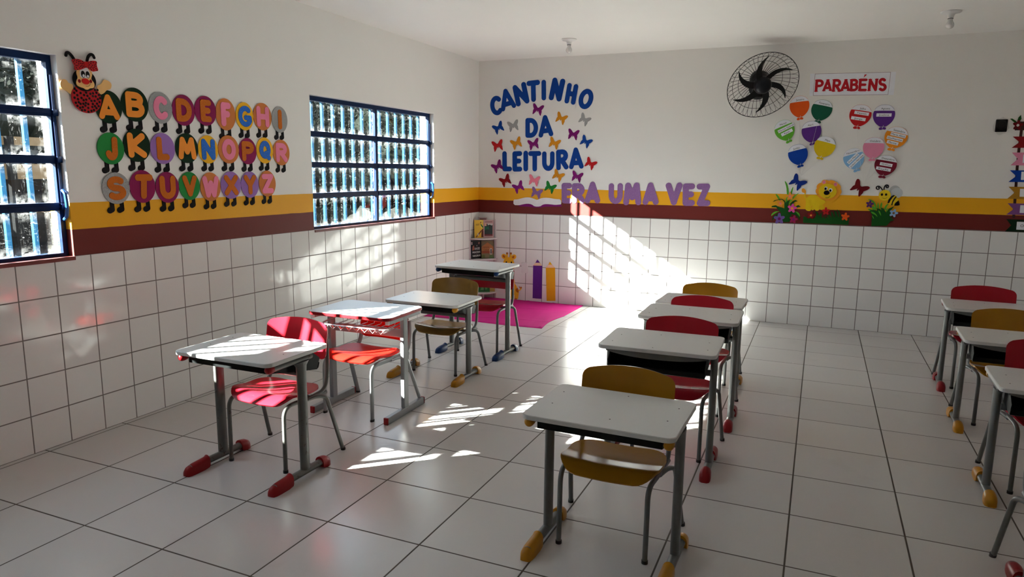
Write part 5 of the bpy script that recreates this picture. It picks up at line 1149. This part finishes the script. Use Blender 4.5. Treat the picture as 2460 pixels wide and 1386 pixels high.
# ------------------------------------------------------------------ reading corner
M_MAT = plain('pink_cloth', (.46, .006, .165, 1), .85, .05, nscale=5, bump=.25, spec=.2)
rm = random.Random(5); b = MB(); NX, NY = 60, 60
def mat_z(x, y):
    e = min(x - 0.012, 1.315 - x, -y - .01, y + 1.30); z = .007 + .004 * math.sin(9 * x + 3 * y) * math.sin(7 * y) * .5
    for q in (.35, .80): z += .004 * math.exp(-((y + 1.3 * q + .05 * math.sin(4 * x)) / .012) ** 2)
    z += .004 * math.exp(-((x - .66 - .02 * math.sin(5 * y)) / .012) ** 2) + .004 * math.exp(-((x - 1.05 + .15 * (y + .6)) / .014) ** 2)
    z += .016 * math.exp(-((1.315 - x) / .03) ** 2) * (.6 + .4 * math.sin(3.5 * y))
    return max(.002, z * min(1, e / .004 + .3))
V = []; F = []
for i in range(NX + 1):
    for j in range(NY + 1):
        x = .012 + (1.303) * i / NX; y = -1.30 + 1.29 * j / NY
        xx = x - .035 * (max(0, math.sin(PI * j / NY * 2.0)) * (i / NX) ** 6) ; yy = y + .012 * math.sin(x * 5) * (1 - j / NY) ** 8
        V.append((xx, yy, mat_z(x, y)))
for i in range(NX):
    for j in range(NY): a = i * (NY + 1) + j; F.append((a, a + NY + 1, a + NY + 2, a + 1))
n = len(V); V += [(x, y, .001) for x, y, z in V]; F += [tuple(k + n for k in reversed(f)) for f in list(F)]
ed = [i * (NY + 1) for i in range(NX + 1)] + [NX * (NY + 1) + j for j in range(1, NY + 1)] + [i * (NY + 1) + NY for i in range(NX - 1, -1, -1)] + [j for j in range(NY - 1, 0, -1)]
for a, c in zip(ed, ed[1:] + ed[:1]): F.append((c, a, a + n, c + n))
b.add(V, F, 0, True); tag(b.build('floor_mat', M_MAT, fix=False), 'bright pink cloth mat spread in the reading corner', 'mat')

M_SHELF = plain('shelf_white', (.72, .66, .67, 1), .4, .02)
sh = empty('corner_shelf', (.006, -.006, 0), 0, 'narrow white corner rack with quarter round shelves holding books', 'shelf')
for z in (.700, .462, .066):
    q = [(0, 0)] + [(.245 * math.sin(a), -.245 * math.cos(a)) for a in (PI / 2 * k / 14 for k in range(15))]
    b = MB(); b.prism([(x, y) for x, y in q], z, z + .013, .002); b.build('shelf_board', M_SHELF, sh)
b = MB(); b.box(0, .008, -.248, -.225, .0, .945); b.build('side_post', M_SHELF, sh)
b = MB(); b.box(.205, .228, -.008, 0, .0, .93); b.build('side_post', M_SHELF, sh)
b = MB(); b.box(0, .022, -.022, 0, .0, .95); b.build('corner_post', M_SHELF, sh)
b = MB(); b.tube([(.115, -.115, 0), (.115, -.115, .066)], .014, 10); b.build('foot', M_SHELF, sh)

def book(p0, p1, z, h, th, lean, cover, label, art, pages=True):
    """stands on z between floor points p0 (left) and p1 (right), leaning back by lean"""
    p0, p1 = Vector((p0[0], p0[1], z)), Vector((p1[0], p1[1], z)); r_ = (p1 - p0).normalized(); nrm = Vector((r_.y, -r_.x, 0))
    up = (Vector((0, 0, 1)) - nrm * lean).normalized(); nn = r_.cross(up).normalized(); w = (p1 - p0).length
    r = empty('book', p0, 0, label, 'book', 'books on the corner rack'); ROOT[r.name] = p0; pl = Plane(p0 + Vector((0, 0, .001)), r_, up, nn)
    sheet('cover', pl, [[(0, 0), (w, 0), (w, h), (0, h)]], -th, .0015, cover, r); sheet('page_block', pl, [[(.002, .002), (w - .002, .002), (w - .002, h - .002), (.002, h - .002)]], -th + .0015, th - .003, foam('paper'), r)
    fcv = sheet('front_cover', pl, [[(0, 0), (w, 0), (w, h), (0, h)]], -.0015, .0015, cover, r); ROOT[fcv.name] = p0
    for k, (kind, col, pts, *t) in enumerate(art):
        q = [(x * w, y * h) for x, y in pts]
        if kind == 'p': sheet('printed_shape', pl, [q], .00005 + .00012 * k, .0001, plain('print_' + '_'.join('%03d' % int(c * 1000) for c in col), tuple(col) + (1,), .4, .02), fcv)
        else: text_piece('lettering', pl, t[0], q[0][0], q[0][1], t[1] * h, t[2] if len(t) > 2 else 0, .0004 + .00012 * k, plain('print_' + '_'.join('%03d' % int(c * 1000) for c in col), tuple(col) + (1,), .4, .02), fcv, th=.0001, width=t[3] * w if len(t) > 3 else None)
    return r
cv = lambda n, c: plain('cover_' + n, c + (1,), .45, .03, spec=.15)
book((.040, -.175), (.128, -.085), .714, .205, .008, .10, cv('yellow', (.86, .52, .07)), 'yellow book with a green parrot on the top shelf of the corner rack', [
 ('p', (.92, .72, .12), [(.62, .55), (.98, .5), (.98, .98), (.55, .98)]), ('p', (.03, .20, .05), [(.60, .80), (.68, .76), (.86, .60), (.84, .55), (.70, .62), (.60, .72)]), ('p', (.25, .03, .02), [(.56, .84), (.62, .92), (.68, .88), (.63, .80)]),
 ('p', (.20, .045, .02), [(.10, .05), (.55, .38), (.98, .58), (.98, .50), (.60, .30), (.16, .02)]), ('p', (.16, .03, .02), [(.62, .03), (.98, .03), (.98, .30), (.78, .42), (.66, .30)]), ('p', (.80, .76, .70), [(.28, .10), (.38, .12), (.36, .26), (.28, .26)]),
 ('p', (.45, .22, .03), [(.14, .74), (.50, .76), (.50, .79), (.14, .77)]), ('p', (.45, .22, .03), [(.14, .69), (.48, .71), (.48, .74), (.14, .72)])])
book((.095, -.078), (.170, -.025), .714, .195, .008, .06, cv('teal', (.20, .24, .25)), 'grey blue book between the yellow and the pink framed book on the top shelf', [
 ('p', (.05, .09, .15), [(0, 0), (1, 0), (1, .42), (.5, .50), (0, .44)]), ('p', (.03, .03, .04), [(.3, .66), (.55, .64), (.58, .80), (.34, .80)])])
book((.118, -.108), (.222, -.052), .714, .205, .008, .08, cv('pink', (.58, .36, .36)), 'pink framed book with a dark green landscape on the top shelf, nearest the right post', [
 ('p', (.030, .045, .045), [(.10, .13), (.90, .13), (.90, .78), (.10, .78)]), ('p', (.62, .62, .60), [(.42, .70), (.62, .74), (.80, .69), (.90, .72), (.90, .80), (.40, .80)]), ('p', (.02, .14, .08), [(.10, .40), (.35, .48), (.55, .45), (.52, .66), (.30, .62), (.10, .66)]),
 ('p', (.17, .02, .03), [(.10, .11), (.90, .11), (.90, .20), (.10, .20)]), ('p', (.70, .42, .32), [(.12, .66), (.30, .66), (.30, .82), (.12, .82)]), ('p', (.16, .06, .07), [(.16, .87), (.86, .89), (.86, .92), (.16, .90)])])
book((.028, -.055), (.120, .0 - .022), .714, .228, .007, .02, cv('pale', (.55, .38, .38)), 'pale pink book standing behind the others on the top shelf', [('p', (.20, .07, .08), [(.15, .90), (.9, .90), (.9, .95), (.15, .95)])])
book((.022, -.228), (.098, -.118), .476, .205, .010, .06, cv('black', (.016, .012, .016)), 'black book with white hand lettering on the middle shelf', [
 ('p', (.30, .06, .03), [(.10, .45), (.35, .50), (.30, .75), (.16, .70)]), ('p', (.65, .60, .55), [(.05, .78), (.14, .78), (.14, .94), (.05, .94)]), ('p', (.26, .10, .07), [(.72, .82), (.84, .80), (.86, .92), (.76, .94)]),
 ('t', (.75, .74, .74), [(.58, .72)], 'A', .06), ('t', (.75, .74, .74), [(.62, .56)], 'DOZE', .11, .05, .48), ('t', (.75, .74, .74), [(.52, .36)], 'PRINCESAS', .10, .05, .78), ('t', (.75, .74, .74), [(.54, .16)], 'NEGRAS', .10, .05, .78)])
book((.106, -.132), (.226, -.050), .476, .205, .010, .10, cv('house', (.22, .17, .10)), 'book showing an orange house on the middle shelf, titled MINHA CASA', [
 ('p', (.45, .16, .05), [(.02, .30), (.97, .30), (.97, .66), (.50, .90), (.02, .66)]), ('p', (.30, .06, .02), [(.02, .28), (.97, .28), (.97, .42), (.02, .42)]), ('p', (.60, .55, .48), [(.68, .22), (.86, .22), (.86, .56), (.68, .56)]),
 ('p', (.05, .05, .06), [(.72, .26), (.83, .26), (.82, .52), (.73, .52)]), ('p', (.11, .12, .03), [(0, .02), (.28, .02), (.28, .20), (0, .20)]), ('p', (.08, .16, .05), [(.60, .02), (1, .02), (.92, .18), (.66, .18)]),
 ('t', (.12, .03, .015), [(.38, .62)], 'MINHA', .09, .04, .50), ('t', (.12, .03, .015), [(.40, .48)], 'CASA', .10, .02, .44)])
book((.070, -.150), (.190, -.080), .080, .195, .010, .08, cv('green', (.03, .15, .045)), 'dark green book on the lowest shelf of the corner rack', [('p', (.10, .32, .10), [(.2, .1), (.8, .15), (.75, .4), (.4, .5), (.3, .3)]), ('p', (.01, .05, .02), [(.5, .05), (.6, .05), (.55, .6), (.48, .6)])])
book((.165, -.058), (.230, -.030), .080, .190, .008, .04, cv('mustard', (.50, .34, .10)), 'mustard yellow book beside the green one on the lowest shelf', [])

# giraffe sticker, foam pencils, blank socket plate
G = DATA['giraffe']; TB = Plane((0, -.005, 0), (1, 0, 0), (0, 0, 1), (0, -1, 0))
r = wall_root('giraffe_sticker', TB, .42, .01, 'yellow giraffe cut-out with brown patches on the tiles behind the tallest desk', 'wall figure')
ROOT[r.name] = Vector(r.location)
sheet('tail', TB, strokes_outline([G['tail']], .007), .0006, .001, foam('giraffe'), r); sheet('tail_tip', TB, [G['tip']], .0017, .0008, foam('giraffe_spot'), r)
sheet('neck', TB, [G['neck']], .0006, .001, foam('giraffe'), r); sheet('body', TB, [smooth_poly(G['body'], 1)], .0017, .001, foam('giraffe'), r)
for q in G['ears']: sheet('ear', TB, [ellipse(q, 24)], .0017, .001, foam('giraffe'), r)
for q in G['inner']: sheet('inner_ear', TB, [ellipse(q, 18)], .0028, .0005, foam('giraffe_spot'), r)
for q in G['horns']: sheet('horn', TB, strokes_outline([q], .010), .0017, .001, foam('giraffe'), r)
for q in G['knobs']: sheet('horn_tip', TB, [ellipse(q, 18)], .0028, .001, foam('giraffe_spot'), r)
sheet('head', TB, [smooth_poly(G['head'], 1)], .0040, .001, foam('giraffe'), r)
for q in ('eye', 'eye2'): sheet('eye', TB, [ellipse(G[q], 14)], .0051, .0005, foam('black'), r)
for q in G['patches']: sheet('patch', TB, [smooth_poly(q, 1)], .0028, .0006, foam('giraffe_spot'), r)
for col, barrel, cone, tip in DATA['pencils']:
    nm = 'purple' if col == 'purple' else 'yellow'
    cen = barrel[3]; r = wall_root('foam_pencil', TB, cen[0] + .05, cen[1], 'tall %s foam pencil standing on the tiles beside the %s' % (nm, 'yellow pencil and the socket plate' if nm == 'purple' else 'sunlit patch'), 'foam pencil', 'foam pencils')
    c_ = 'purple_pencil' if nm == 'purple' else 'amber'; FOAM.setdefault('purple_pencil', (.115, .022, .25))
    sheet('barrel', TB, [barrel], .0006, .003, foam(c_), r); sheet('sharpened_wood', TB, [cone], .0006, .0028, foam('pencil_wood'), r); sheet('lead_tip', TB, [tip], .0006, .003, foam(c_), r)
r = wall_root('socket_plate', TB, .60, .324, 'blank white socket plate on the tiles beside the purple pencil', 'socket plate')
o_ = ROOT[r.name]; b = MB(); b.cbox((.601 - o_.x, -.010 , .386 - o_.z), (.078, .010, .122), 0, .003); b.build('plate', M_WHITEPL, r)
b = MB(); b.box(.601 - o_.x - .033, .601 - o_.x + .033, -.0052, 0, .386 - o_.z - .054, .386 - o_.z + .054); b.build('back_box', M_WHITEPL, r)
